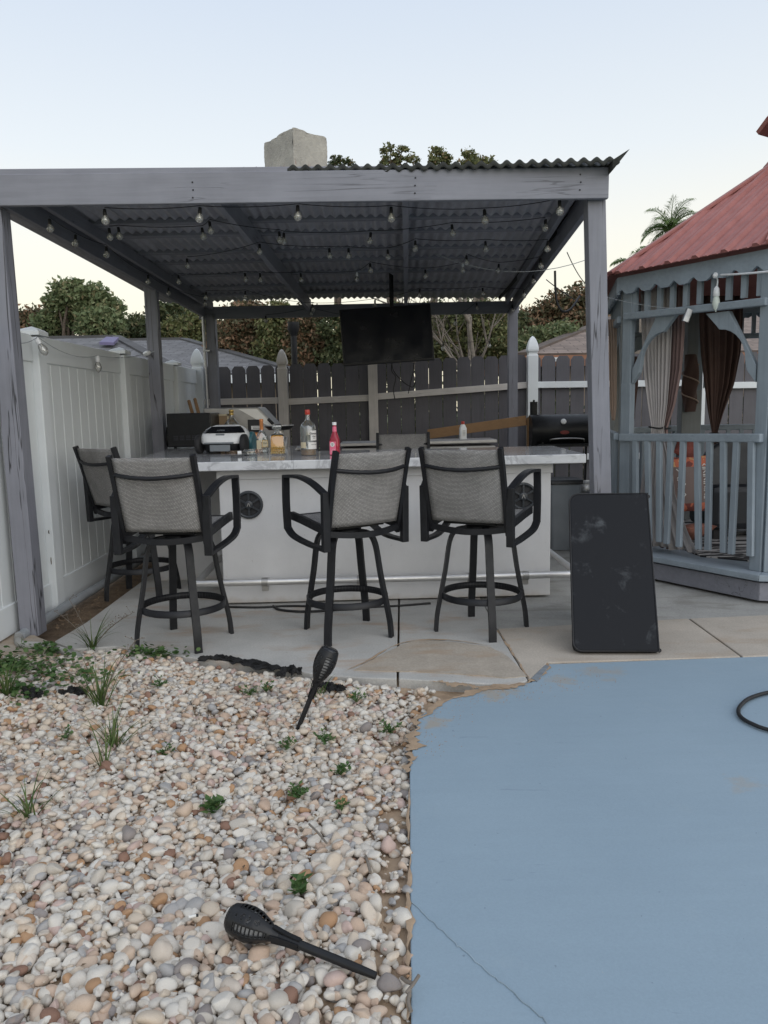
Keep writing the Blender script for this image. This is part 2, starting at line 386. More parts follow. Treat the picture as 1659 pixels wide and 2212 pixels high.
# ------------------------------------------------------------------ mesh builder
def wm(o):
    m = Matrix.LocRotScale(o.location, o.rotation_euler, o.scale)
    return wm(o.parent) @ m if o.parent else m
class MB:
    def __init__(s): s.v = []; s.f = []; s.sm = []
    def add(s, vs, fs, smooth=False):
        b = len(s.v); s.v += [Vector(x) for x in vs]
        s.f += [tuple(b + i for i in f) for f in fs]; s.sm += [smooth] * len(fs); return s
    def box(s, c, d, m=None):
        vs = [Vector(((i & 1) - .5, ((i >> 1) & 1) - .5, ((i >> 2) & 1) - .5)) for i in range(8)]
        vs = [Vector((a.x * d[0], a.y * d[1], a.z * d[2])) for a in vs]
        if m is not None: vs = [m @ a for a in vs]
        c = Vector(c)
        return s.add([a + c for a in vs], [(0, 2, 3, 1), (4, 5, 7, 6), (0, 1, 5, 4), (2, 6, 7, 3), (0, 4, 6, 2), (1, 3, 7, 5)])
    def bar(s, p0, p1, wd, ht, up=(0, 0, 1), wd1=None, ht1=None):
        p0, p1 = Vector(p0), Vector(p1); t = (p1 - p0).normalized(); a = t.cross(Vector(up)).normalized(); b = a.cross(t).normalized()
        wd1 = wd if wd1 is None else wd1; ht1 = ht if ht1 is None else ht1
        vs = [p0 + a * x * wd / 2 + b * y * ht / 2 for x, y in ((-1, -1), (1, -1), (1, 1), (-1, 1))] + \
             [p1 + a * x * wd1 / 2 + b * y * ht1 / 2 for x, y in ((-1, -1), (1, -1), (1, 1), (-1, 1))]
        return s.add(vs, [(0, 1, 2, 3), (7, 6, 5, 4), (0, 4, 5, 1), (1, 5, 6, 2), (2, 6, 7, 3), (3, 7, 4, 0)])
    def tube(s, pts, r, n=8, closed=False):
        pts = [Vector(p) for p in pts]; N = len(pts); rs = r if isinstance(r, (list, tuple)) else [r] * N
        tg = []
        for i in range(N):
            a = pts[(i - 1) % N] if (closed or i > 0) else pts[i]; b = pts[(i + 1) % N] if (closed or i < N - 1) else pts[i]
            tg.append((b - a).normalized())
        ref = Vector((0, 0, 1)) if abs(tg[0].z) < .9 else Vector((1, 0, 0))
        a = tg[0].cross(ref).normalized(); vs = []
        for i in range(N):
            a = (a - tg[i] * a.dot(tg[i])).normalized(); b = tg[i].cross(a)
            vs += [pts[i] + (a * math.cos(2 * PI * k / n) + b * math.sin(2 * PI * k / n)) * rs[i] for k in range(n)]
        fs = []
        for i in range(N if closed else N - 1):
            j = (i + 1) % N
            for k in range(n): fs.append((i * n + k, i * n + (k + 1) % n, j * n + (k + 1) % n, j * n + k))
        s.add(vs, fs, True)
        if not closed:
            s.add(vs[:n], [tuple(range(n))[::-1]]); s.add(vs[-n:], [tuple(range(n))])
        return s
    def sweep(s, pts, side, wd, th, smooth=True):
        """flat bar along a path: wd across `side`, th across the other way"""
        pts = [Vector(p) for p in pts]; N = len(pts); side = Vector(side).normalized(); rows = []
        for i in range(N):
            t = (pts[min(i + 1, N - 1)] - pts[max(i - 1, 0)]).normalized(); sd = (side - t * side.dot(t)).normalized(); nn = t.cross(sd).normalized()
            rows.append([pts[i] + sd * x * wd / 2 + nn * y * th / 2 for x, y in ((-1, -1), (1, -1), (1, 1), (-1, 1))])
        for k in range(4):
            vs = []
            for r_ in rows: vs += [r_[k], r_[(k + 1) % 4]]
            s.add(vs, [(2 * i, 2 * i + 1, 2 * i + 3, 2 * i + 2) for i in range(N - 1)], smooth)
        s.add(rows[0], [(3, 2, 1, 0)]); s.add(rows[-1], [(0, 1, 2, 3)]); return s
    def lathe(s, prof, n=20, c=(0, 0, 0), m=None, smooth=True, ph=0.0, capa=True, capb=True):
        vs = []
        for r_, z in prof: vs += [Vector((r_ * math.cos(2 * PI * k / n + ph), r_ * math.sin(2 * PI * k / n + ph), z)) for k in range(n)]
        if m is not None: vs = [m @ a for a in vs]
        c = Vector(c); vs = [a + c for a in vs]
        s.add(vs, [(i * n + k, i * n + (k + 1) % n, (i + 1) * n + (k + 1) % n, (i + 1) * n + k) for i in range(len(prof) - 1) for k in range(n)], smooth)
        if capa and prof[0][0] > 1e-5: s.add(vs[:n], [tuple(range(n))[::-1]])
        if capb and prof[-1][0] > 1e-5: s.add(vs[-n:], [tuple(range(n))])
        return s
    def prism(s, pts, a, b):
        """3-D outline pts pushed from +a to +b (vectors)"""
        a, b = Vector(a), Vector(b); N = len(pts); lo = [Vector(p) + a for p in pts]; hi = [Vector(p) + b for p in pts]
        s.add(lo + hi, [tuple(range(N))[::-1], tuple(range(N, 2 * N))] + [(i, (i + 1) % N, N + (i + 1) % N, N + i) for i in range(N)]); return s
    def grid(s, nu, nv, fn, smooth=True):
        vs = [fn(i / nu, j / nv) for j in range(nv + 1) for i in range(nu + 1)]
        return s.add(vs, [(j * (nu + 1) + i, j * (nu + 1) + i + 1, (j + 1) * (nu + 1) + i + 1, (j + 1) * (nu + 1) + i) for j in range(nv) for i in range(nu)], smooth)
    def loft(s, rings, smooth=True, caps=True):
        n = len(rings[0]); vs = [p for r_ in rings for p in r_]
        s.add(vs, [(i * n + k, i * n + (k + 1) % n, (i + 1) * n + (k + 1) % n, (i + 1) * n + k) for i in range(len(rings) - 1) for k in range(n)], smooth)
        if caps: s.add(rings[0], [tuple(range(n))[::-1]]); s.add(rings[-1], [tuple(range(n))])
        return s
    def build(s, name, m, parent=None, local=False, bevel=0, kind=None, solid=0, label=None, fixn=True):
        me = bpy.data.meshes.new(name)
        vs = s.v
        if parent is not None and not local:
            iv = wm(parent).inverted(); vs = [iv @ a for a in vs]
        me.from_pydata([tuple(a) for a in vs], [], s.f); me.polygons.foreach_set('use_smooth', s.sm)
        me.materials.append(m); me.update()
        if fixn:
            import bmesh
            bm = bmesh.new(); bm.from_mesh(me); bmesh.ops.recalc_face_normals(bm, faces=bm.faces); bm.to_mesh(me); bm.free()
        o = bpy.data.objects.new(name, me); C.objects.link(o)
        if parent is not None: o.parent = parent
        if bevel:
            b = o.modifiers.new('Bevel', 'BEVEL'); b.width = bevel; b.segments = 2; b.limit_method = 'ANGLE'; b.angle_limit = R(40)
        if solid:
            b = o.modifiers.new('Solidify', 'SOLIDIFY'); b.thickness = solid; b.offset = 0
        if kind: o['kind'] = kind
        if label: o['label'] = label
        return o
def tag(o, label, cat, group=None):
    o['label'] = label; o['category'] = cat
    if group: o['group'] = group
    return o
def thing(name, label, cat, loc=(0, 0, 0), rz=0, group=None):
    o = bpy.data.objects.new(name, None); C.objects.link(o); o.location = loc; o.rotation_euler = (0, 0, rz); o.empty_display_size = .1
    return tag(o, label, cat, group)
def dup(o, parent=None):
    c = o.copy(); C.objects.link(c); c.parent = parent
    for ch in [x for x in o.children if x is not c]: dup(ch, c)
    return c
def rot(ax, a): return Matrix.Rotation(a, 3, ax)
def spl(pts, n=6):
    """Catmull-Rom through points"""
    P = [Vector(p) for p in pts]; P = [P[0] * 2 - P[1]] + P + [P[-1] * 2 - P[-2]]; o = []
    for i in range(1, len(P) - 2):
        for k in range(n):
            t = k / n; a, b, c, d = P[i - 1], P[i], P[i + 1], P[i + 2]
            o.append(.5 * ((2 * b) + (c - a) * t + (2 * a - 5 * b + 4 * c - d) * t * t + (3 * b - a - 3 * c + d) * t ** 3))
    o.append(P[-2]); return o
def sag(a, b, s, n=10):
    a, b = Vector(a), Vector(b); return [a.lerp(b, t / n) - Vector((0, 0, 4 * s * (t / n) * (1 - t / n))) for t in range(n + 1)]
def poly_sheet(pts, z0, z1): return MB().prism([(p[0], p[1], 0) for p in pts], (0, 0, z0), (0, 0, z1))
def text_mesh(body, size, depth, align='CENTER'):
    cu = bpy.data.curves.new('lettering', 'FONT'); cu.body = body; cu.size = size; cu.extrude = depth; cu.align_x = align; cu.align_y = 'CENTER'
    o = bpy.data.objects.new('lettering', cu); C.objects.link(o); dg = bpy.context.evaluated_depsgraph_get(); dg.update()
    me = bpy.data.meshes.new_from_object(o.evaluated_get(dg)); bpy.data.objects.remove(o); bpy.data.curves.remove(cu)
    return me
def put_text(body, size, m, parent, mtx, depth=.0004, name='lettering'):
    me = text_mesh(body, size, depth); me.transform(mtx); me.materials.clear(); me.materials.append(m)
    o = bpy.data.objects.new(name, me); C.objects.link(o); o.parent = parent; return o
def fast_mesh(name, V, F, m, smooth=False):
    """numpy verts (N,3), faces (M,k)"""
    me = bpy.data.meshes.new(name); k = F.shape[1]
    me.vertices.add(len(V)); me.vertices.foreach_set('co', V.astype(np.float32).ravel())
    me.loops.add(F.size); me.loops.foreach_set('vertex_index', F.astype(np.int32).ravel())
    me.polygons.add(len(F)); me.polygons.foreach_set('loop_start', np.arange(0, F.size, k, dtype=np.int32))
    me.polygons.foreach_set('use_smooth', np.full(len(F), smooth)); me.materials.append(m); me.update(calc_edges=True); me.validate()
    return me
def link(me, name, parent=None, kind=None):
    o = bpy.data.objects.new(name, me); C.objects.link(o)
    if parent is not None: o.parent = parent
    if kind: o['kind'] = kind
    return o

# ------------------------------------------------------------------ the ground
b = MB(); b.grid(40, 40, lambda u, v: Vector(((u - .5) * 700, (v - .5) * 700, -.12)), False); b.build('lawn', M['lawn'], kind='structure')
b = MB(); b.prism([(-8, 1, 0), (6, 1, 0), (6, 11.2, 0), (-8, 11.2, 0)], (0, 0, -.11), (0, 0, -.085)); b.build('soil', M['soil'], kind='structure')
def pz(u, v, z=0.0): p = W(u, v, z=z); return (p.x, p.y)
def jig(pts, amp, n, seed):
    r = random.Random(seed); o = []
    for i in range(len(pts)):
        a = Vector(pts[i] + (0,)) if len(pts[i]) == 2 else Vector(pts[i]); b_ = pts[(i + 1) % len(pts)]; b_ = Vector((b_[0], b_[1], 0))
        d = (b_ - a); nn = Vector((-d.y, d.x, 0)).normalized() if d.length > 1e-6 else Vector()
        for k in range(n):
            t = k / n; q = a + d * t + nn * (r.uniform(-amp, amp) if k else 0); o.append((q.x, q.y))
    return o
DECK = [(.039, .7), pz(888, 2212), pz(886, 1950), pz(885, 1655), pz(892, 1610), pz(905, 1545), pz(985, 1502), pz(1085, 1479), pz(1148, 1472), pz(1186, 1433), pz(1659, 1416), (6, 4.36), (6, .7)]
STAINS = [(W(1300, 1450, z=0).x, W(1300, 1450, z=0).y, .24, .35), (W(1215, 1470, z=0).x, W(1215, 1470, z=0).y, .18, .4), (W(1080, 1495, z=0).x, W(1080, 1495, z=0).y, .25, .6),
          (W(930, 1560, z=0).x, W(930, 1560, z=0).y, .16, .6), (W(1600, 1690, z=0).x, W(1600, 1690, z=0).y, .14, .3)]
M['deck'] = m_deck()
poly_sheet(DECK, -.10, -.004).build('pool_deck', M['deck'], kind='structure', bevel=.004)
# hairline crack across the painted deck
cr = [W(u, v, z=-.002) for u, v in ((890, 1948), (930, 1985), (975, 2030), (1010, 2058), (1060, 2105), (1105, 2140), (1150, 2182), (1185, 2212))]
cr = [p + Vector((RNG.uniform(-.004, .004), RNG.uniform(-.004, .004), 0)) for p in spl(cr, 5)]
b = MB(); b.sweep(cr, (1, .8, 0), .0022, .003, False); b.build('deck_crack', mat('crack_dirt', (.30, .375, .43), .2, .9), kind='structure')

# concrete patio: separate pours with open joints
JU = [(862, 1335), (860, 1400), (859, 1463)]
jt, jb = pz(862, 1290), pz(859, 1466)
A_ = [pz(118, 1385), pz(160, 1402), pz(250, 1396), pz(330, 1407), pz(440, 1424), pz(560, 1438), pz(700, 1458), pz(790, 1464), (jb[0] - .006, jb[1]), (jt[0] - .006, jt[1]), (jt[0] - .006, 10.3), (-1.9, 10.3), pz(395, 1190), pz(185, 1345)]
poly_sheet(A_, -.10, 0).build('patio_slab', M['slab'], kind='structure', bevel=.006)
tb, tc_ = pz(1075, 1358), pz(1143, 1468)
B_ = [(jb[0] + .006, jb[1]), pz(1000, 1474), pz(1100, 1479), pz(1138, 1471), (tc_[0] - .008, tc_[1]), (tb[0] - .008, tb[1]), (tb[0] - .008, 10.3), (jt[0] + .006, 10.3), (jt[0] + .006, jt[1])]
poly_sheet(B_, -.10, 0).build('patio_slab', M['slab'], kind='structure', bevel=.006)
t1, t2 = pz(1488, 1336), pz(1602, 1418)
tr_ = pz(1659, 1331)
slope = (tr_[1] - tb[1]) / (tr_[0] - tb[0])
T_ = [(tb[0], tb[1]), (tc_[0], tc_[1]), pz(1184, 1431), (t2[0] - .006, t2[1]), (t1[0] - .006, t1[1])]
poly_sheet(T_, -.10, .001).build('patio_slab', M['slab2'], kind='structure', bevel=.006)
T2 = [(t1[0] + .006, t1[1]), (t2[0] + .006, t2[1]), (6, 4.37), (6, tr_[1] + slope * (6 - tr_[0]))]
poly_sheet(T2, -.10, .001).build('patio_slab', M['slab2'], kind='structure', bevel=.006)
G_ = [(tb[0], tb[1] + .012), (t1[0], t1[1] + .012), (6, tr_[1] + slope * (6 - tr_[0]) + .012), (6, 10.3), (tb[0], 10.3)]
poly_sheet(G_, -.10, -.006).build('patio_slab', M['slab3'], kind='structure')
# skim patch with sandy rim where the pours meet
pp = [pz(u, v) for u, v in ((764, 1449), (810, 1424), (866, 1394), (905, 1383), (980, 1388), (1060, 1399), (1098, 1420), (1138, 1462), (1090, 1466), (1000, 1458), (900, 1452))]
poly_sheet(jig(pp, .006, 4, 3), .0, .005).build('concrete_patch', M['slab4'], kind='structure')
# grey painted strip of an older pour at the deck corner
poly_sheet([pz(1148, 1466), pz(1178, 1437), pz(1186, 1440), pz(1160, 1472)], -.02, .003).build('paint_patch', mat('old_grey_paint', (.20, .225, .25), .2, .8, 20), kind='structure')
# left: worn concrete apron and the raised footing lip round the post
poly_sheet(jig([pz(-260, 1430), pz(-60, 1418), pz(60, 1410), pz(150, 1402), pz(112, 1384), pz(40, 1350), (-2.5, 5.4), (-4.4, 4.6)], .012, 3, 5), -.09, -.012).build('concrete_apron', M['slab4'], kind='structure')
b = MB(); b.tube(spl([W(40, 1372, z=0), W(46, 1392, z=0), W(100, 1398, z=0), W(165, 1418, z=-.02), W(185, 1440, z=-.05)], 5), .028, 8); b.build('footing_lip', M['slab3'], kind='structure')

# ------------------------------------------------------------------ pebble bed
BED = [(-3.6, .8), (.03, .8), pz(884, 2212), pz(884, 1655), pz(890, 1610), pz(900, 1545), pz(965, 1500), pz(930, 1476), pz(790, 1468), pz(700, 1462), pz(560, 1443), pz(440, 1429), pz(330, 1412), pz(250, 1402), pz(160, 1408), pz(0, 1412), (-3.6, 4.7)]
def inside(x, y, poly):
    c = np.zeros(len(x), bool); n = len(poly)
    for i in range(n):
        x0, y0 = poly[i]; x1, y1 = poly[(i + 1) % n]
        if abs(y1 - y0) < 1e-9: continue
        c ^= ((y0 > y) != (y1 > y)) & (x < (x1 - x0) * (y - y0) / (y1 - y0) + x0)
    return c
def hgt(x, y): return .012 * np.sin(2.1 * x + 1.3 * y) + .010 * np.sin(4.3 * x - 2.7 * y + 1) - .018
bed = thing('pebble_bed', 'bed of white, cream and orange river pebbles beside the blue deck', 'pebble bed')
del bed['category']; del bed['label']; bed['kind'] = 'structure'
b = MB()
nx, ny = 70, 70
def bedpt(u, v):
    x, y = -3.6 + u * 4.6, .8 + v * 4.0; return Vector((x, y, float(hgt(x, y)) - .022))
b.grid(nx, ny, bedpt)
keep = []
cx = np.array([sum(b.v[i].x for i in f) / 4 for f in b.f]); cy = np.array([sum(b.v[i].y for i in f) / 4 for f in b.f])
grown = [(-3.6, .8), (.06, .8), (.06, 2.9), pz(905, 1610), pz(925, 1545), pz(1010, 1510), pz(1100, 1490), pz(1140, 1480), (.7, 4.1), (.0, 4.2), (-1.7, 4.85), (-3.6, 4.95)]
ins = inside(cx, cy, grown)
b.f = [f for f, k in zip(b.f, ins) if k]; b.sm = [True] * len(b.f)
b.build('sand', M['sand'], bed)

import bmesh
def ico(sub):
    bm = bmesh.new(); bmesh.ops.create_icosphere(bm, subdivisions=sub, radius=1)
    V = np.array([v.co[:] for v in bm.verts]); F = np.array([[v.index for v in f.verts] for f in bm.faces]); bm.free(); return V, F
nr = np.random.default_rng(11)
def variants(sub, n, seed):
    r = np.random.default_rng(seed); V0, F = ico(sub); out = []
    for _ in range(n):
        V = V0.copy(); e = r.uniform(.72, 1.0)
        V = np.sign(V) * np.abs(V) ** e; V /= np.maximum(1e-6, np.linalg.norm(V, axis=1, keepdims=True)) ** r.uniform(.2, .8)
        for _k in range(3):
            d = r.normal(size=3); d /= np.linalg.norm(d); V = V * (1 + .13 * np.sin(V @ d * r.uniform(1.4, 3.2) + r.uniform(0, 6)))[:, None]
        for _k in range(r.integers(1, 7)):      # a worn facet or two
            d = r.normal(size=3); d /= np.linalg.norm(d); h = r.uniform(.5, .85); s = V @ d - h; V = V - np.outer(np.maximum(s, 0) * .85, d)
        out.append(V * np.array([1.0, r.uniform(.66, .92), r.uniform(.48, .72)]))
    return out, F
HI, FH = variants(3, 26, 1); LO, FL = variants(2, 26, 2)
# scatter in the bed: jittered close packing, two layers
xs, ys = [], []
for layer, sp in ((0, .0300), (1, .0325), (2, .070)):
    gx, gy = np.meshgrid(np.arange(-3.0, .95, sp), np.arange(.95, 4.75, sp * .87)); gx[1::2] += sp / 2
    gx = gx + nr.uniform(-.5, .5, gx.shape) * sp; gy = gy + nr.uniform(-.5, .5, gy.shape) * sp
    xs.append(np.c_[gx.ravel(), gy.ravel(), np.full(gx.size, layer)])
Pp = np.concatenate(xs); x, y = Pp[:, 0], Pp[:, 1]
ok = inside(x, y, BED) & (x / y < .56) & (x > -2.42)
edge = [W(u, v, z=0) for u, v in ((470, 1530), (520, 1545), (930, 1500), (880, 1590), (905, 1490), (300, 1520), (60, 1570), (20, 1480), (880, 1640))]
keepp = nr.random(len(x))
for e, rr in zip(edge, (.13, .13, .28, .15, .2, .10, .12, .2, .1)):
    d = np.hypot(x - e.x, y - e.y); ok &= ~((d < rr) & (keepp < .80 * (1 - d / rr) + .15))
ok &= ~((x > -.045) & (y < 2.75) & (keepp < .72)); ok &= ~((x > -.10) & (y < 2.75) & (keepp < .22))
Pp = Pp[ok]; N = len(Pp); x, y, lay = Pp[:, 0], Pp[:, 1], Pp[:, 2]
size = np.clip(nr.lognormal(math.log(.0172), .30, N), .008, .036); size[lay == 2] = np.clip(nr.lognormal(math.log(.0215), .22, (lay == 2).sum()), .018, .042)
z = hgt(x, y) - .016 + lay * .009 + nr.uniform(0, .006, N)
yaw = nr.uniform(0, 2 * PI, N); tx = nr.normal(0, .32, N); ty = nr.normal(0, .32, N); var = nr.integers(0, 26, N)
def rotm(yaw, tx, ty):
    cy_, sy_, cx_, sx_, ct, st = math.cos(yaw), math.sin(yaw), math.cos(tx), math.sin(tx), math.cos(ty), math.sin(ty)
    return np.array([[cy_, -sy_, 0], [sy_, cy_, 0], [0, 0, 1]]) @ np.array([[1, 0, 0], [0, cx_, -sx_], [0, sx_, cx_]]) @ np.array([[ct, 0, st], [0, 1, 0], [-st, 0, ct]])
dist = np.hypot(x, y); order = np.argsort(dist / size * (1 + .0 * lay) + (lay == 0) * 25)
infr = (np.abs(x / y) < .50) & (y > 1.62)
near = [i for i in order if infr[i]][:300]
nearset = set(near)
hm = [fast_mesh('pebble', V, FH, M['pebble'], True) for V in HI]
for i in near:
    o = bpy.data.objects.new('pebble', hm[var[i]]); C.objects.link(o); o.parent = bed
    o.matrix_basis = Matrix.Translation((x[i], y[i], z[i])) @ Matrix(rotm(yaw[i], tx[i], ty[i]).tolist()).to_4x4() @ Matrix.Scale(size[i], 4)
VV, FF, nb = [], [], 0
for i in range(N):
    if i in nearset: continue
    hi = dist[i] < 2.35 and x[i] / y[i] > -.56; V = (HI if hi else LO)[var[i]]; F = FH if hi else FL
    VV.append((V * size[i]) @ rotm(yaw[i], tx[i], ty[i]).T + np.array([x[i], y[i], z[i]])); FF.append(F + nb); nb += len(V)
link(fast_mesh('pebbles', np.concatenate(VV), np.concatenate(FF), M['pebble'], True), 'pebbles', bed, 'stuff')
# grit between the stones
V1, F1 = ico(1); ng = 6000; gx = nr.uniform(-2.4, .06, ng); gy = nr.uniform(1.5, 4.6, ng); kk = inside(gx, gy, BED) & (np.abs(gx / gy) < .55); gx, gy = gx[kk], gy[kk]; ng = len(gx)
gs = nr.uniform(.003, .0085, ng); off = nr.normal(0, .2, (ng, len(V1), 3)); Vg = (V1[None] * np.array([1, .8, .6]) + off) * gs[:, None, None] + np.stack([gx, gy, hgt(gx, gy) + nr.uniform(-.016, .006, ng)], 1)[:, None]
link(fast_mesh('grit', Vg.reshape(-1, 3), (F1[None] + (np.arange(ng) * len(V1))[:, None, None]).reshape(-1, 3), M['pebble']), 'grit', bed, 'stuff')
print('pebbles', N, 'tris', sum(len(f) for f in FF))
# brown sand washed over the edge of the slab and deck
def ribbon(pts, wmax, seed, z):
    r = random.Random(seed); ph = [r.uniform(0, 6) for _ in range(6)]; P_ = spl([W(u, v, z=0) for u, v in pts], 14); n = len(P_); b = MB()
    def fn(u, v):
        k = u * (n - 1); i = min(int(k), n - 2); p = P_[i].lerp(P_[i + 1], k - i); d = (P_[i + 1] - P_[i]).normalized(); nn = Vector((-d.y, d.x, 0))
        wd = wmax * max(.02, math.sin(PI * min(1, max(0, u))) ** .5 * (.55 + .28 * math.sin(13 * u + ph[0]) + .22 * math.sin(31 * u + ph[1]) + .16 * math.sin(67 * u + ph[2]) + .1 * math.sin(151 * u + ph[3]))); sh = min(.012, wmax * .16) * (math.sin(23 * u + ph[4]) + .5 * math.sin(71 * u + ph[5]))
        q = p + nn * ((v - .5) * wd + sh); return Vector((q.x, q.y, z + .0012 * math.sin(PI * v)))
    b.grid(220, 6, fn); b.build('sand_drift', M['sand'], kind='stuff', fixn=False)
ribbon(((900, 1552), (945, 1524), (985, 1504), (1040, 1490), (1090, 1480), (1150, 1472), (1170, 1452), (1190, 1432)), .085, 3, -.001)
ribbon(((884, 1668), (886, 1630), (893, 1605), (897, 1570), (908, 1540)), .075, 4, -.0005)
ribbon(((930, 1470), (985, 1478), (1060, 1484), (1140, 1480)), .07, 5, .0008)
ribbon(((745, 1452), (800, 1425), (868, 1390), (960, 1383), (1060, 1397)), .022, 6, .0052)
ribbon(((1075, 1362), (1100, 1400), (1143, 1466)), .022, 7, .0016)
ribbon(((884, 2205), (883, 2050), (884, 1900), (883, 1700)), .022, 8, -.0012)
g = MB()
for k in range(420):
    c = random.Random(k); u, v = c.choice(((1000, 1500), (1120, 1486), (930, 1545), (1230, 1470), (900, 1600))); p = W(u + c.gauss(0, 42), v + c.gauss(0, 14), z=-.003)
    if p.y < 1.7: continue
    g.lathe([(0, -.002), (c.uniform(.0012, .0035), 0), (0, c.uniform(.001, .003))], 5, p, smooth=False)
g.build('sand_grains', M['sand'], kind='stuff')
# ------------------------------------------------------------------ pergola
per = thing('pergola', 'grey painted timber pergola with corrugated metal roof over the bar', 'pergola', (-2.36, 4.98, 0))
def part(mb, name, m, t=per, bevel=.004, **k): return mb.build(name, m, t, bevel=bevel, **k)
ZB, ZR = 2.70, 2.925
# front fascia: a 2x8 and a thinner board behind its top edge
b = MB(); b.bar((-2.75, 4.94, 2.802), (1.412, 4.94, 2.772), .04, .182); part(b, 'fascia_board', M['grey_x'])
b = MB(); b.bar((-2.75, 4.985, 2.915), (1.405, 4.985, 2.868), .045, .05); part(b, 'top_plate', M['grey_x'])
for xx, yy in ((-1.13, 0), (.23, 0), (1.24, 0)):          # nail heads
    for dz in (-.055, -.01, .035):
        b = MB(); b.lathe([(.0055, 0), (.004, .003)], 7, (xx + RNG.uniform(-.006, .006), 4.918, 2.787 + dz), rot('X', PI / 2))
        part(b, 'nail_head', M['rubber'], bevel=0)
# posts, the front right one leaning outwards at the foot as it does in the yard
def post(p0, p1, wd, name='post', label=None):
    b = MB(); b.bar(p0, p1, wd, wd, (0, 1, 0)); part(b, name, M['post_z'], label=label)
post((-2.372, 5.04, -.02), (-2.395, 5.04, 2.71), .125, label='front left post with a long crack and a knot')
tR, bR = W(1284, 440, y=5.03), W(1297, 1070, y=5.03); dv = bR - tR
post(tR + dv * (-(bR.z + .0) / dv.z + 1) if False else tR + dv * ((0 - tR.z) / dv.z), tR + dv * ((2.70 - tR.z) / dv.z), .112, label='front right post, slightly out of plumb')
lm = W(326, 620, y=8.05)
post((-2.315, 8.05, -.05), (-2.315, 8.05, 2.70), .118)
post((-2.135, 9.98, -.05), (-2.135, 9.98, 2.66), .118)
post((1.675, 9.98, -.05), (1.675, 9.98, 2.66), .115)
# thin steel conduit strapped to the back left post, cable on the middle one
b = MB(); b.tube([(-2.215, 9.89, .6), (-2.215, 9.89, 2.62)], .02, 8); part(b, 'conduit', M['galv'], bevel=0)
for zz in (1.45, 2.2): b = MB(); b.box((-2.19, 9.885, zz), (.09, .05, .02)); part(b, 'conduit_clip', M['galv'], bevel=0)
# side beams, back beam, rafters
LB0, LB1 = Vector((-2.33, 5.02, 2.795)), Vector((-2.225, 10.02, 2.70)); RB0, RB1 = Vector((1.365, 5.02, 2.775)), Vector((1.69, 10.02, 2.70))
for a, c in ((LB0, LB1), (RB0, RB1)):
    b = MB(); b.bar(a, c, .042, .15); part(b, 'side_beam', M['grey_y'])
for a, c, o in ((LB0, LB1, .12), (RB0, RB1, -.10)):         # inner ledger beside each beam
    b = MB(); b.bar(a + Vector((o, .02, .05)), c + Vector((o, -.1, .05)), .04, .09); part(b, 'ledger', M['grey_y'])
b = MB(); b.bar((-2.28, 9.96, 2.672), (1.75, 9.96, 2.672), .045, .15); part(b, 'back_beam', M['grey_x'])
for (u0, u1) in ((463, 668), (876, 877)):
    a = W(u0, 437, z=2.74); c = W(u1, 664, z=2.665); a.y = 4.99; c.y = 9.93
    a = Vector((W(u0, 440, y=5.0).x, 4.97, 2.80)); c = Vector((W(u1, 664, y=9.9).x, 9.93, 2.735))
    b = MB(); b.bar(a, c, .045, .14); part(b, 'rafter', M['grey_y'])
def rz_at(y): return ZR - .012 * (y - 5)
for y in (5.45, 6.15, 6.55, 7.2, 7.65, 8.3, 9.0, 9.55):
    t = (y - 5.02) / 5; xl = LB0.x + (LB1.x - LB0.x) * t; xr = RB0.x + (RB1.x - RB0.x) * t
    b = MB(); b.bar((xl + .03, y, rz_at(y) - .028), (xr - .03, y + RNG.uniform(-.03, .03), rz_at(y) - .028), .085, .036); part(b, 'purlin', M['grey_x'])
# corrugated sheets: five lapped panels, ridges running front to back
PITCHC = .0762
nx = 10
def front_y(x): return float(np.interp(x, [-2.8, -.6, 1.5], [5.02, 4.97, 4.84]))
def lean(x): return float(np.interp(x, [-2.8, -.6, 1.5], [-.035, -.028, -.060]))
def sheet(x0, x1, lift):
    b = MB(); n = int((x1 - x0) / PITCHC * 6)
    def fn(u, v):
        x = x0 + (x1 - x0) * u; y0 = front_y(x); y = y0 + v * (10.15 - y0); k = 1 + .20 * (y - 5) / 5 * (1 if x > 0 else 0)
        return Vector((x * k, y, rz_at(y) + .013 + lift + lean(x) + .012 * math.sin(x / PITCHC * 2 * PI) + .006 * math.sin(1.7 * x + .9 * y)))
    b.grid(n, 12, fn); part(b, 'roof_sheet', M['roofmetal'], bevel=0, solid=.0012, fixn=False)
xs_ = [-2.75, -1.95, -1.15, -.35, .45, 1.46]
for i in range(5): sheet(xs_[i], xs_[i + 1] + (.03 if i < 4 else 0), .003 * (i % 2))
# mossy front lip of the sheets and the bent flashing on the right edge
b = MB(); b.grid(250, 1, lambda u, v: Vector((-.55 + 2.0 * u, front_y(-.55 + 2.0 * u) - .005 - .004 * v, rz_at(4.9) + .018 + lean(-.55 + 2.0 * u) + .012 * math.sin((-.55 + 2.0 * u) / PITCHC * 2 * PI) - .03 * v + .006 * math.sin(1.7 * (-.55 + 2.0 * u) + 4.3))))
part(b, 'mossy_sheet_lip', M['moss'], bevel=0, solid=.003)
b = MB(); q = [(1.40, 4.84, 2.86), (1.40, 4.84, 2.95), (1.49, 4.80, 3.005), (1.412, 4.84, 2.845)]
b.prism([(1.405, 4.82, 2.815), (1.405, 4.82, 2.875), (1.495, 4.79, 2.925)], (0, 0, 0), (.10, 5.2, -.06)); part(b, 'edge_flashing', M['moss'], bevel=0)

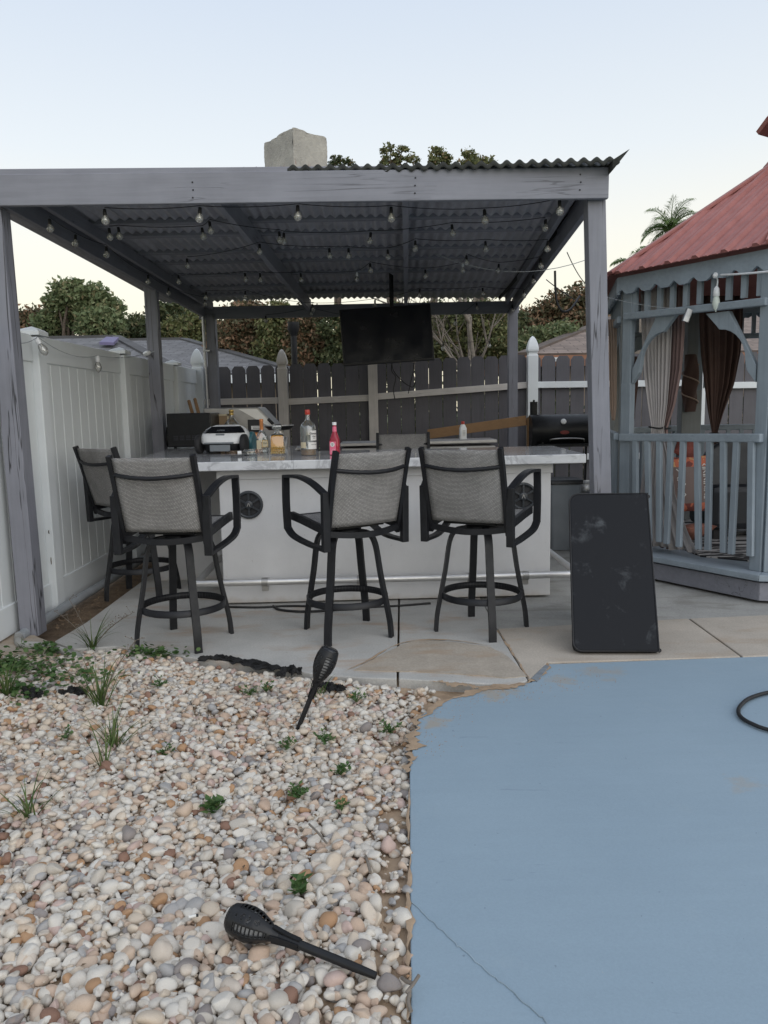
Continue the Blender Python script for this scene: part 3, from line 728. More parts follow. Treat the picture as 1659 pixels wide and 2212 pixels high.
# stucco chimney block standing on the roof
ch = thing('chimney', 'rough grey stucco chimney block with red smears rising above the pergola roof', 'chimney', (-.62, 6.25, 2.90))
def chim():
    b = MB(); h = .615; a = R(40)
    def side(p0, p1):
        def fn(u, v):
            p = p0.lerp(p1, u); n = (p1 - p0).cross(Vector((0, 0, 1))).normalized()
            j = .003 * math.sin(31 * u + 17 * v) + .003 * math.sin(57 * v + 23 * u); e = min(u, 1 - u, 1 - v)
            return Vector((p.x, p.y, 0)) + n * j + Vector((0, 0, v * (h - .006 + .005 * math.sin(9 * u + p0.x * 40))))
        b.grid(14, 18, fn)
    cs = [Vector((-.262 * 1.0, .12, 0)), Vector((.0, -.22, 0)), Vector((.235, .02, 0)), Vector((-.03, .36, 0))]
    for i in range(4): side(cs[i], cs[(i + 1) % 4])
    b.add([c + Vector((0, 0, h - .015)) for c in cs], [(0, 1, 2, 3)])
    return b
ob = chim(); ob.build('stucco_block', M['chimney'], ch, local=True)
b = MB(); b.lathe([(.12, 0), (.12, .03), (.09, .032)], 16, (-.02, .07, .585)); b.build('flue', M['rubber'], ch, local=True)

# ------------------------------------------------------------------ television under the roof
tvc = W(836, 724, y=8.5)
tv = thing('television', 'black flat television hanging from the pergola roof', 'television', tvc, R(3))
mt = Matrix.Rotation(R(-3), 3, 'Y') @ Matrix.Rotation(R(-7), 3, 'X')
b = MB(); b.box((0, 0, 0), (.985, .045, .605), mt); b.build('casing', M['blackpl'], tv, local=True, bevel=.006)
b = MB(); b.box(mt @ Vector((0, -.0245, .004)), (.957, .004, .570), mt); b.build('screen', M['screen'], tv, local=True)
b = MB(); b.tube([(.06, .06, 2.92 - tvc.z), (.06, .06, .1)], .024, 10); b.build('mount_pole', M['black'], tv, local=True)
b = MB(); b.box((.06, .05, .0), (.22, .05, .2)); b.build('mount_plate', M['black'], tv, local=True)
b = MB(); b.box((.06, .06, 2.905 - tvc.z), (.16, .12, .012)); b.build('ceiling_plate', M['black'], tv, local=True)
for k, (u0, v0, pts) in enumerate(((845, 782, ((850, 800), (868, 822), (890, 836), (897, 826))), (895, 783, ((893, 800), (888, 822), (882, 850))), (848, 782, ((846, 800), (855, 815), (850, 840), (853, 862))))):
    b = MB(); b.tube(spl([W(u0, v0 - 8, y=8.55)] + [W(u, v, y=8.6) for u, v in pts], 5), .006, 6); b.build('cable', M['cord'], tv)

# ------------------------------------------------------------------ festoon lights under the roof
def bulb_mesh():
    g = MB(); g.lathe([(.010, .0), (.012, -.006), (.020, -.014), (.0262, -.028), (.0268, -.036), (.0235, -.048), (.0150, -.058), (.006, -.0625), (.0, -.063)], 14)
    s = MB(); s.lathe([(.004, .040), (.011, .036), (.0125, .010), (.0125, -.002)], 10)
    f = MB(); f.tube([(-.008, 0, -.014), (-.006, 0, -.036), (0, .003, -.041), (.006, 0, -.036), (.008, 0, -.014)], .0022, 5); f.tube([(0, 0, -.002), (0, 0, -.03)], .004, 6)
    return g, s, f
bg_, bs_, bf_ = bulb_mesh()
proto_bulb = bg_.build('bulb', M['bulb']); proto_sock = bs_.build('socket', M['cord'], proto_bulb); proto_fil = bf_.build('filament', M['filament'], proto_bulb)
bulb_me, sock_me, fil_me = proto_bulb.data, proto_sock.data, proto_fil.data
white_sock = sock_me.copy(); white_sock.materials.clear(); white_sock.materials.append(M['white'])
for o in (proto_fil, proto_sock, proto_bulb): bpy.data.objects.remove(o)
def add_bulb(parent, p, sc=1.0, white=False):
    bl = link(bulb_me, 'bulb', parent); bl.location = wm(parent).inverted() @ Vector(p); bl.scale = (sc,) * 3
    bl.rotation_euler = (RNG.uniform(-.12, .12), RNG.uniform(-.12, .12), RNG.uniform(0, 3))
    link(white_sock if white else sock_me, 'socket', bl); link(fil_me, 'filament', bl); return bl
def festoon(label, pts, z=2.66, ends=None, whites=(), sc=1.0, depth=None, hang=.045):
    ps = [(W(u, v, z=z) if depth is None else W(u, v, y=depth)) for u, v in pts]
    for p in ps: p.y = max(p.y, 5.02)
    t = thing('string_lights', label, 'string lights', ps[0], group='festoon lights strung under the pergola')
    path = []
    al = ([ends[0]] if ends and ends[0] else []) + ps + ([ends[1]] if ends and ends[1] else [])
    tops = [Vector(p) + Vector((0, 0, hang)) if p in ps else Vector(p) for p in al]
    for i in range(len(tops) - 1): path += sag(tops[i], tops[i + 1], min(.045, .022 * (tops[i + 1] - tops[i]).length), 8)[:-1]
    path.append(tops[-1])
    b = MB(); b.tube(path, .0026, 5); b.build('cord', M['cord'], t)
    for i, p in enumerate(ps): add_bulb(t, p, sc * .84, i in whites)
    return t
festoon('front string of clear globe bulbs just behind the wide fascia board', [(200, 446), (415, 443), (643, 456), (845, 460), (1047, 465), (1217, 436)], z=2.665, sc=1.12)
festoon('string of globe bulbs running along the left side beam towards the back', [(108, 484), (163, 517), (230, 542), (320, 602), (364, 628), (443, 650)], z=2.66)
festoon('second string of globe bulbs from the front, crossing under both rafters', [(237, 503), (257, 501), (438, 502), (454, 489), (604, 510), (613, 513), (800, 512), (977, 495), (1178, 484)], z=2.67)
festoon('third string of globe bulbs, across the middle of the pergola ceiling', [(405, 567), (561, 536), (712, 545), (753, 545), (838, 548), (897, 529), (1049, 530), (1183, 530)], z=2.67)
festoon('fourth string of globe bulbs with a few white sockets, above the television', [(386, 602), (530, 597), (562, 598), (650, 598), (771, 596), (800, 577), (919, 590), (1000, 577), (1008, 560), (1077, 578), (1168, 566)], z=2.66, whites=(4, 7))
festoon('string of globe bulbs along the right side beam', [(1183, 530), (1168, 568), (1152, 602), (1133, 634)], z=2.64)
festoon('rear string of globe bulbs in front of the back beam', [(445, 637), (530, 636), (676, 663), (810, 654), (906, 632), (1043, 629), (1132, 632)], z=2.60)
festoon('low string of globe bulbs hanging below the back beam', [(574, 688), (672, 672), (757, 690), (984, 694), (1030, 660)], depth=9.86, sc=1.05)
festoon('drooping string of globe bulbs right of the television', [(930, 715), (957, 748), (1057, 742), (1107, 665)], depth=9.80, sc=1.05)
# pale wire strung from the right beam and down to the gazebo, black cable loop beside it
b = MB(); b.tube(sag(W(940, 548, z=2.66), W(1270, 560, z=2.62), .12) , .003, 5); o = b.build('wire', M['pipe']); tag(o, 'pale thin wire strung under the pergola roof towards the gazebo', 'wire')
b = MB(); b.tube(spl([W(1199, 585, y=7.2), W(1200, 625, y=7.2), W(1204, 655, y=7.2), W(1217, 673, y=7.2), W(1234, 666, y=7.3), W(1252, 640, y=7.5)], 6), .011, 7); o = b.build('cable_loop', M['cord']); tag(o, 'black cable hanging in a loop between the pergola and the gazebo', 'cable')
b = MB(); b.tube(sag(W(1225, 545, y=6.6), W(1262, 610, y=7.2), .02), .004, 5); o = b.build('wire', M['cord']); tag(o, 'thin dark wire dropping from the pergola beam to the gazebo eave', 'wire')
b = MB(); b.tube(sag(W(1180, 604, y=8.2), W(1250, 652, y=7.7), .01), .005, 5); o = b.build('wire', M['cord']); tag(o, 'dark wire crossing behind the hanging cable loop', 'wire')

# ------------------------------------------------------------------ white vinyl fence on the left
FX = -2.5
vf = thing('vinyl_fence', 'white vinyl privacy fence with capped posts along the left side', 'fence', (FX, 5.6, 0))
PY = [1.9, 3.75, 5.66, 7.52, 9.42]
for i, y in enumerate(PY):
    b = MB(); b.box((FX, y, .97), (.13, .13, 2.04)); p = b.build('post', M['vinyl'], vf, bevel=.006)
    b = MB(); b.box((FX, y, 2.015), (.165, .165, .03)); b.lathe([(.112, 2.03), (.09, 2.043), (.0, 2.068)], 4, (FX, y, 0), ph=PI / 4, smooth=False); b.build('post_cap', M['vinyl'], p, bevel=.003)
ENDS = PY + [10.85]
for i in range(len(PY)):
    y0, y1 = ENDS[i] + .065, ENDS[i + 1] - .065
    b = MB(); b.box((FX, (y0 + y1) / 2, 1.91), (.05, y1 - y0, .19)); b.build('top_rail', M['vinyl'], vf, bevel=.006)
    b = MB(); b.box((FX, (y0 + y1) / 2, .10), (.05, y1 - y0, .20)); b.build('bottom_rail', M['vinyl'], vf, bevel=.006)
    n = max(4, round((y1 - y0) / .175)); wv = (y1 - y0) / n
    bm_ = MB(); bm_.box((0, 0, 0), (.022, wv - .007, 1.64)); me0 = None
    for k in range(n):
        if me0 is None:
            o = bm_.build('board', M['vinyl_board'], vf, local=True, bevel=.004); me0 = o.data
        else:
            o = link(me0, 'board', vf); bv = o.modifiers.new('Bevel', 'BEVEL'); bv.width = .004; bv.segments = 1
        o.location = Vector((RNG.uniform(-.001, .001), y0 + wv * (k + .5) - 5.6, 1.005))
    b = MB(); b.box((FX - .004, (y0 + y1) / 2, 1.005), (.006, y1 - y0, 1.62)); b.build('tongue_panel', M['vinyl'], vf)
# grey drain pipe lying along its foot, dead vine stems on the boards, leaf litter
b = MB(); b.tube(spl([(-2.40, 4.9, .0), (-2.40, 5.6, .01), (-2.385, 7.0, .012), (-2.38, 8.6, .02)], 6), .036, 10); o = b.build('drain_pipe', M['pipe']); tag(o, 'grey plastic pipe lying along the foot of the white fence', 'pipe')
vine = MB()
for pts in (((118, 1268), (117, 1240), (110, 1210), (114, 1180), (112, 1160), (107, 1142)), ((112, 1160), (105, 1150), (108, 1140)), ((107, 1142), (112, 1130), (106, 1126))):
    vine.tube(spl([W(u, v, x=-2.462) for u, v in pts], 4), .0035, 5)
o = vine.build('dead_vine', M['bark']); tag(o, 'thin dead vine stem clinging to the white vinyl boards', 'vine')

def gothic(b, c, wd, zt):
    """square post with the swept ogee cap"""
    x, y = c; k = wd / 2 * 1.4142
    b.box((x, y, (zt - .27) / 2), (wd, wd, zt - .27))
    prof = [(k * 1.0, zt - .275), (k * 1.0, zt - .262), (k * .86, zt - .245), (k * .84, zt - .228), (k * .93, zt - .212), (k * 1.06, zt - .200), (k * 1.08, zt - .175), (k * 1.02, zt - .14), (k * .88, zt - .10), (k * .66, zt - .055), (k * .38, zt - .02), (k * .05, zt)]
    b.lathe(prof, 4, (x, y, 0), ph=PI / 4, smooth=False)

# ------------------------------------------------------------------ dark picket fence at the back
FY = 10.62
bf = thing('picket_fence', 'dark stained dog-eared picket fence with pale rails behind the bar', 'fence', (-.1, FY, 0))
GP = [(-2.47, 'vinyl', 2.285, .135, 'white gothic corner post'), (W(609, 770, y=FY - .07).x, 'tan_z', 0, .128, 'tan gothic post'), (W(805, 800, y=FY - .07).x, 'tan_z', 0, .125, 'plain square tan post'),
      (W(1150, 740, y=FY - .07).x, 'vinyl', 0, .135, 'white gothic post'), (W(1512, 740, y=FY - .07).x, 'vinyl', 0, .135, 'white post seen through the gazebo'), (7.8, 'vinyl', 2.3, .13, None)]
tops = [2.285, W(609, 755, y=FY).z, 2.2, W(1150, 727, y=FY).z, 2.36, 2.3]
for i, (x, mm, _, wd, lb) in enumerate(GP):
    b = MB()
    if i == 2: b.box((x, FY - .075, 1.05), (wd, wd, 2.1))
    else: gothic(b, (x, FY - .075), wd, tops[i])
    b.build('post', M[mm], bf, bevel=.004, label=lb)
def ptop(x): return float(np.interp(x, [-2.4, -.5, 1.6, 2.6, 8], [2.045, 2.065, 2.12, 2.10, 2.10]))
wd, gap = .181, .0095; x = -2.42; outline = [(-wd / 2, 0), (wd / 2, 0), (wd / 2, 1.95), (wd / 2 - .035, 2.0), (-wd / 2 + .035, 2.0), (-wd / 2, 1.95)]
b = MB(); b.prism([(px_, 0, pz_) for px_, pz_ in outline], (0, -.009, 0), (0, .009, 0)); pk = None
while x < 8.0:
    if pk is None: o = b.build('picket', M['picket'], bf, local=True); pk = o.data
    else: o = link(pk, 'picket', bf)
    g_ = gap + (.007 if x > 1.75 or x < -1.45 else 0) + RNG.uniform(-.0025, .0025); o.location = (x + .1 + wd / 2, RNG.uniform(-.003, .003), ptop(x) - 2.0 + RNG.uniform(-.007, .007))
    o.rotation_euler = (0, RNG.uniform(-.0016, .0016), 0); x += wd + g_
zs = [(1.57, 1.575), (1.555, 1.585), (1.60, 1.715), (1.715, 1.70), (1.66, 1.64)]
for i in range(5):
    x0, x1 = GP[i][0] + .06, GP[i + 1][0] - .06
    for dz, hh in ((0, .085), (-.98, .085)):
        z0, z1 = zs[i][0] + dz, zs[i][1] + dz
        b = MB(); b.bar((x0, FY - .04, z0), (x1, FY - .04, z1), .05, hh); b.build('rail', M['tan_x'] if i < 3 else M['vinyl'], bf, bevel=.004)

# steel column behind the fence
cx_ = W(635, 740, y=11.4).x
col = thing('steel_column', 'dark steel column with a flared head standing behind the back fence', 'column', (cx_, 11.4, -.1))
b = MB(); b.tube([(0, 0, 0), (0, 0, 2.75)], .045, 12); b.build('shaft', M['black'], col, local=True)
b = MB(); b.lathe([(.046, 2.60), (.055, 2.64), (.085, 2.70), (.085, 2.80)], 14); b.build('flared_head', M['black'], col, local=True)

# ------------------------------------------------------------------ neighbouring houses
def uvplane(b, quad):
    b.prism(quad, (0, 0, 0), (0, 0, -.08))
def roofpart(name, quads, m, parent):
    me = bpy.data.meshes.new(name); vs, fs = [], []
    for q in quads:
        k = len(vs); vs += [Vector(p) for p in q]; fs.append(tuple(range(k, k + len(q))))
    iv = wm(parent).inverted(); me.from_pydata([tuple(iv @ p) for p in vs], [], fs); me.materials.append(m); uv = me.uv_layers.new()
    for p in me.polygons:
        pts = [vs[i] for i in p.vertices]; h = Vector((pts[1].x - pts[0].x, pts[1].y - pts[0].y, 0)).normalized(); nn = (pts[1] - pts[0]).cross(pts[-1] - pts[0]).normalized(); up = nn.cross(h)
        for li, vi in zip(p.loop_indices, p.vertices): uv.data[li].uv = ((vs[vi] - pts[0]).dot(h), (vs[vi] - pts[0]).dot(up))
    o = bpy.data.objects.new(name, me); C.objects.link(o); o.parent = parent; s = o.modifiers.new('Solidify', 'SOLIDIFY'); s.thickness = .08; s.offset = -1; return o
hl = thing('house', 'neighbouring house with a grey shingled hip roof behind the white fence', 'house', (-6, 20, -.1))
# gable at the front right with its eave along the fence, and the longer ridge behind
E0, E1 = W(470, 804, y=15.5), W(648, 803, y=15.5); r0, r1 = W(330, 731, y=20.5), W(396, 732, y=20.5)
EL = Vector((-12, 15.5, E1.z)); BR = Vector((E1.x - .2, 26, E1.z)); RL = Vector((-10.5, 20.5, r1.z))
roofpart('roof', [[EL, E1, r1, RL], [E1, BR, r1], [BR, Vector((-12, 26, E1.z)), RL, r1]], M['shingle_grey'], hl)
b = MB(); b.bar(RL, r1, .25, .06); b.bar(r1, E1, .25, .05); b.build('ridge_cap', M['shingle_grey'], hl)
b = MB(); b.bar(EL + Vector((0, -.05, -.12)), E1 + Vector((0, -.05, -.12)), .12, .16); b.build('gutter', M['vinyl'], hl)
b = MB(); b.box((-6.9, 20.6, E1.z / 2 - .15), (9.6, 9.4, E1.z - .1)); b.build('wall', M['wall_tan'], hl)
w0 = thing('house', 'nearer grey hip roofed house wing with a lilac skylight, left of the pergola mid post', 'house', (-8, 16, -.1))
a0, a1 = W(170, 727, y=15.5), W(250, 727, y=15.5); e1 = W(372, 792, y=12.4); eL = Vector((-12.5, 12.4, e1.z)); rL = Vector((-11.5, 15.5, a1.z)); br = Vector((e1.x, 19, e1.z))
roofpart('roof', [[eL, e1, a1, rL], [e1, br, a1], [br, Vector((-12.5, 19, e1.z)), rL, a1]], M['shingle_grey'], w0)
b = MB(); b.bar(rL, a1, .2, .05); b.bar(a1, e1, .2, .05); b.build('ridge_cap', M['shingle_grey'], w0)
b = MB(); b.box((-8.3, 15.7, e1.z / 2 - .1), (7.4, 6.0, e1.z - .1)); b.build('wall', M['wall_tan'], w0)
nrm = (e1 - eL).cross(a1 - eL).normalized(); s0 = [WP(u, v, eL, nrm) + nrm * .06 * (1 if nrm.y < 0 else -1) for u, v in ((216, 752), (247, 753), (258, 741), (231, 740))]
b = MB(); b.prism(s0, (0, 0, 0), (0, 0, .05)); b.build('skylight', M['skylight'], w0)

hr = thing('house', 'neighbouring house with a brown shingled hip roof and orange-brown fascia', 'house', (6, 18, -.1))
c0 = W(1128, 764, y=14.5); c1 = Vector((12, 14.5, c0.z - .05)); q0 = W(1330, 684, y=19.0); q1 = Vector((11, 19.0, q0.z)); cb_ = Vector((c0.x + .1, 23, c0.z))
roofpart('roof', [[c0, c1, q1, q0], [cb_, c0, q0], [c1, Vector((12, 23, c0.z)), cb_, q0, q1][1:]], M['shingle_brown'], hr)
b = MB(); b.bar(c0, q0, .25, .05); b.build('ridge_cap', M['shingle_brown'], hr)
b = MB(); b.bar(c0 + Vector((0, -.04, -.14)), c1 + Vector((0, -.04, -.14)), .05, .2); b.bar(c0 + Vector((-.04, 0, -.14)), cb_ + Vector((-.04, 0, -.14)), .05, .2); b.build('fascia_board', M['fascia_org'], hr)
b = MB(); b.box((7.8, 18.8, c0.z / 2 - .2), (8.6, 8.0, c0.z - .1)); b.build('wall', M['wall_tan'], hr)
b = MB(); b.bar(W(1172, 778, y=14.3), W(1225, 775, y=14.3), .08, .07); b.build('gutter', M['vinyl'], hr)
hf = thing('house', 'far house with a low dark grey roof just behind the brown roofed one', 'house', (4.5, 26, -.1))
f0, f1, f2 = W(1085, 772, y=26), W(1190, 765, y=26), W(1150, 735, y=30)
roofpart('roof', [[f0, f1, f2, W(1105, 738, y=30)]], M['shingle_grey'], hf)
b = MB(); b.box(((f0.x + f1.x) / 2, 28, 1.1), (f1.x - f0.x - .4, 3, 2.2)); b.build('wall', M['wall_tan'], hf)

# ------------------------------------------------------------------ trees
def crown_mesh(name, blobs, n, size, m, seed, clump=.16, per_=30, flat=.35):
    r = np.random.default_rng(seed); tot = sum(bl[3] * bl[4] * bl[5] for bl in blobs) ; Vs = []
    for (cx, cy, cz, rx, ry, rz) in blobs:
        k = max(3, int(n * (rx * ry * rz) ** (2 / 3) / sum((bl[3] * bl[4] * bl[5]) ** (2 / 3) for bl in blobs) / per_))
        d = r.normal(size=(k, 3)); d /= np.linalg.norm(d, axis=1, keepdims=True); rad = r.uniform(.2, 1.0, (k, 1)) ** .5
        cc = np.array([cx, cy, cz]) + d * rad * np.array([rx, ry, rz]); cs = clump * r.uniform(.6, 1.5, (k, 1, 1))
        dd_ = r.normal(size=(k, per_, 3)); dd_ /= np.linalg.norm(dd_, axis=2, keepdims=True); pp = cc[:, None, :] + dd_ * r.random((k, per_, 1)) ** .4 * cs * np.array([1.7, 1.7, 1.1]); pp = pp.reshape(-1, 3)
        Vs.append(pp)
    P_ = np.concatenate(Vs); n_ = len(P_); nn = r.normal(size=(n_, 3)); nn[:, 2] += flat; nn /= np.linalg.norm(nn, axis=1, keepdims=True)
    t = np.cross(nn, r.normal(size=(n_, 3))); t /= np.linalg.norm(t, axis=1, keepdims=True); bt = np.cross(nn, t); s = size * .60 * r.uniform(.5, 1.35, (n_, 1))
    V = np.stack([P_ - t * s, P_ - bt * s * .48, P_ + t * s, P_ + bt * s * .48], 1).reshape(-1, 3)
    return fast_mesh(name, V, np.arange(n_ * 4).reshape(-1, 4), m)
def tree(label, base, blobs, n, size, m, seed, clump=.2, trunk_r=.12, bark='bark', group='trees beyond the fences', limbs=True):
    t = thing('tree', label, 'tree', base, group=group); r = random.Random(seed)
    o = link(crown_mesh('crown', [(bx - base[0], by - base[1], bz - base[2], a, b_, c) for bx, by, bz, a, b_, c in blobs], n, size, m, seed, clump), 'crown', t)
    zc = sum(bl[2] for bl in blobs) / len(blobs) - base[2]; b = MB()
    fork = Vector((r.uniform(-.2, .2), r.uniform(-.2, .2), zc * .45)); b.tube(spl([(0, 0, 0), (r.uniform(-.1, .1), 0, zc * .22), fork], 4), [trunk_r * (1 - .35 * i / 8) for i in range(9)], 8)
    if limbs:
        for bl in blobs:
            e = Vector((bl[0] - base[0], bl[1] - base[1], bl[2] - base[2] + bl[5] * .3)); mid = fork.lerp(e, .5) + Vector((r.uniform(-.2, .2), r.uniform(-.2, .2), .15))
            b.tube(spl([fork, mid, e], 4), [trunk_r * .6 * (1 - .9 * i / 8) + .008 for i in range(9)], 6)
    b.build('trunk', M[bark], t, local=True); return t
def bl(u, v, y, ru, rv=None, dy=None):
    """crown lobe seen around (u, v) at depth y, ru/rv its half size in sight units"""
    p = W(u, v, y=y); k = y / FOC; rv = rv or ru; return (p.x, p.y, p.z, ru * k, (dy or ru) * k, rv * k)
def T(label, u, y, blobs, n, size, m, seed, **k):
    n = int(n * 1.9); k['clump'] = k.get('clump', .2) * .72
    p = W(u, 860, y=y); tree(label, (p.x, y, -.1), [bl(a[0], a[1], y + (a[4] if len(a) > 4 else 0), a[2], a[3]) for a in blobs], n, size, M[m], seed, **k)
T('full bright green tree against the evening sky, left of the pergola mid post', 165, 23, [(172, 645, 24, 22), (140, 628, 16, 18), (122, 650, 18, 14), (205, 640, 26, 20), (238, 668, 20, 22), (165, 690, 48, 26, .8), (115, 700, 34, 22, .5), (215, 700, 42, 28, -.5), (158, 612, 10, 8), (190, 670, 22, 18), (245, 700, 16, 20)], 11000, .13, 'leaf_green', 1, clump=.22)
T('low rusty tree behind the white fence post at far left', 75, 25, [(75, 700, 30, 24), (45, 710, 30, 24), (100, 682, 12, 14), (62, 680, 12, 10), (20, 700, 30, 24), (-20, 700, 40, 30)], 5000, .12, 'leaf_rust', 2, clump=.25)
T('dark loose tree between the two left pergola posts', 300, 26, [(296, 705, 18, 20), (350, 680, 24, 20), (378, 672, 20, 18), (395, 700, 32, 30), (340, 718, 40, 22), (425, 705, 26, 30), (280, 725, 18, 14), (335, 668, 8, 10)], 8000, .13, 'leaf_dark', 3, clump=.22)
T('dark green tree with rusty patches behind the grey house ridge', 430, 24, [(430, 705, 32, 32), (400, 745, 44, 30), (455, 740, 34, 44), (375, 715, 24, 22)], 7000, .12, 'leaf_olive', 4, clump=.2)
T('rust and olive tree behind the back left pergola post', 525, 19, [(525, 700, 50, 50), (500, 755, 50, 45), (560, 750, 45, 50), (545, 690, 40, 40)], 9000, .10, 'leaf_rust', 5, clump=.16)
T('olive tree beside the steel column', 600, 18, [(600, 700, 42, 45), (620, 745, 40, 50), (588, 760, 34, 40), (610, 790, 40, 30)], 8000, .09, 'leaf_olive', 6, clump=.15)
T('rust tinged tree between the steel column and the television', 665, 17.5, [(665, 700, 36, 40), (680, 750, 36, 45), (650, 780, 36, 36), (640, 730, 25, 35)], 8000, .085, 'leaf_rust', 7, clump=.14)
T('dark evergreen tree partly behind the television', 745, 17, [(735, 715, 45, 50), (745, 775, 50, 40), (800, 740, 60, 60), (850, 720, 60, 60), (880, 770, 50, 40), (820, 790, 70, 30)], 11000, .085, 'leaf_dark', 8, clump=.14)
T('thinly leafed green tree right of the television', 1000, 18, [(965, 700, 40, 40), (1060, 690, 45, 40), (1070, 750, 40, 45), (950, 760, 35, 36), (1010, 720, 30, 50)], 4600, .085, 'leaf_olive', 9, clump=.17, trunk_r=.14, bark='palebark')
T('dark thicket tree behind the thin trees right of the television', 1010, 22, [(970, 740, 60, 50), (1050, 740, 60, 50), (1010, 700, 60, 50), (1090, 720, 50, 60), (930, 700, 40, 50)], 11000, .11, 'leaf_dark', 19, clump=.2)
T('tall brownish tree between the pergola right beam and the gazebo', 1190, 24, [(1235, 645, 20, 20), (1192, 665, 26, 22), (1150, 700, 28, 34), (1230, 690, 34, 32), (1265, 650, 16, 22), (1160, 725, 44, 34), (1240, 735, 44, 34), (1120, 710, 22, 40), (1290, 700, 40, 44), (1205, 640, 9, 9), (1250, 622, 8, 9)], 10000, .12, 'leaf_rust', 10, clump=.22)
T('bright green bush tree beside the brown shingled roof', 1180, 17, [(1175, 728, 30, 24), (1215, 720, 34, 20), (1150, 745, 30, 26), (1210, 745, 45, 24)], 5000, .085, 'leaf_green', 11, clump=.13)
T('dense dark tree behind the brown shingled roof, seen through the gazebo', 1500, 26, [(1450, 725, 80, 36), (1560, 720, 80, 36), (1660, 720, 80, 40), (1370, 725, 60, 34)], 9000, .14, 'leaf_dark', 12, clump=.3)
T('tall tree whose main leafy tuft shows above the corrugated roof', 855, 24, [(826, 326, 9, 5), (845, 318, 10, 6), (868, 325, 13, 9), (855, 338, 18, 7), (830, 340, 12, 6), (895, 345, 11, 5), (880, 338, 9, 8), (848, 352, 26, 8), (852, 420, 40, 44), (840, 500, 60, 60)], 3800, .10, 'leaf_olive', 13, clump=.10)
T('tall tree with a small round tuft above the corrugated roof', 948, 25, [(943, 326, 9, 6), (955, 333, 12, 7), (936, 340, 10, 6), (962, 345, 12, 7), (948, 350, 20, 6), (950, 410, 40, 36)], 2200, .10, 'leaf_olive', 14, clump=.11)
T('tall tree with a drooping tuft at the right, above the corrugated roof', 1020, 25, [(1013, 332, 7, 6), (1022, 340, 9, 6), (1038, 350, 14, 4), (1055, 351, 8, 3), (1025, 390, 50, 40)], 3400, .12, 'leaf_olive', 15, clump=.14)
T('tall tree with two small tufts beside the chimney', 735, 25, [(724, 346, 12, 10), (752, 351, 12, 6), (740, 410, 36, 34)], 1600, .10, 'leaf_dark', 16, clump=.10)
# scrubby undergrowth closing the view behind the fence
r_ = np.random.default_rng(77); bb = [(x_, 15.2 + .5 * math.sin(3 * x_), .85, .7, .5, 1.15) for x_ in np.arange(-1.2, 3.4, .55)] + [(x_, 13.2, .6, .6, .4, 1.0) for x_ in np.arange(3.2, 9.5, .8)]
link(crown_mesh('undergrowth', bb, 26000, .10, M['leaf_dark'], 31, .16), 'undergrowth', None, 'stuff')
# bare winter trees
def bare(label, u, y, top_v, seed, lean=0):
    p = W(u, 860, y=y); t = thing('bare_tree', label, 'tree', (p.x, y, -.1), group='trees beyond the fences'); r = random.Random(seed); b = MB(); H = W(u, top_v, y=y).z + .1
    def grow(p0, d, L, rad, lv):
        pts = [p0]; q = Vector(p0); dd = Vector(d)
        for _ in range(5):
            dd = (dd + Vector((r.uniform(-.22, .22), r.uniform(-.22, .22), r.uniform(-.05, .12)))).normalized(); q = q + dd * L / 5; pts.append(q.copy())
        b.tube(pts, [rad * (1 - .13 * i) for i in range(6)], 6 if lv < 2 else 4)
        if lv < 3:
            for _ in range((5, 4, 3)[lv]):
                i = r.randint(2, 5); dn = (dd + Vector((r.uniform(-1, 1), r.uniform(-.7, .7), r.uniform(-.1, .7)))).normalized(); grow(pts[i], dn, L * r.uniform(.4, .65), rad * .45, lv + 1)
    grow(Vector((0, 0, 0)), Vector((lean, 0, 1)), H, .085, 0); b.build('branches', M['palebark'], t, local=True)
bare('bare pale branched tree leaning beside the television', 968, 16, 680, 3, -.05)
bare('bare reddish trunk tree right of the television', 992, 16.6, 670, 5, .02)
bare('bare slender tree near the back right pergola post', 1050, 16, 690, 8, -.15)
# palms
def palm(label, u, v, y, nfr, L, seed, trunk=True):
    c = W(u, v, y=y); t = thing('palm_tree', label, 'palm', (c.x, y, -.1)); r = random.Random(seed); b = MB(); s = MB()
    for k in range(nfr):
        az = k * 2.4 + r.uniform(-.3, .3); el = r.uniform(.35, 1.45); ln = L * r.uniform(.75, 1.1); pts = []; q = c.copy(); d = Vector((math.cos(az) * math.cos(el), math.sin(az) * math.cos(el), math.sin(el)))
        for i in range(12): pts.append(q.copy()); d = (d + Vector((0, 0, -.11 - .012 * i))).normalized(); q = q + d * ln / 11
        s.tube(pts, [.014 * (1 - .07 * i) for i in range(12)], 4)
        for i in range(2, 12):
            for h in range(6):
                pp = pts[i - 1].lerp(pts[i], h / 5); tg = (pts[i] - pts[i - 1]).normalized(); sd = tg.cross(Vector((0, 0, 1))).normalized()
                for sg in (-1, 1):
                    ll = L * .34 * (1 - abs(i - 5.5) / 9) * r.uniform(.8, 1.1); e = pp + (sd * sg * .75 + tg * .65 + Vector((0, 0, r.uniform(-.45, .12)))).normalized() * ll; wv = Vector((0, 0, 1)).cross(e - pp).normalized() * .0042
                    mid = pp.lerp(e, .5) + Vector((0, 0, .03)); b.add([pp, mid - wv, e, mid + wv], [(0, 1, 2, 3)])
    b.build('fronds', M['leaf_palm'], t, fixn=False); s.build('frond_stems', M['leaf_palm'], t)
    tk = MB(); tk.tube([(c.x, y, -.1), (c.x + .05, y, c.z * .5), (c.x, y, c.z)], [.14, .11, .09], 10); tk.build('trunk', M['palebark'], t)
palm('feathery green palm rising behind the red gazebo roof', 1448, 500, 13.5, 20, .60, 4)
palm('lower palm of which only thin frond tips show above the red roof edge', 1372, 580, 12.5, 13, .46, 9)
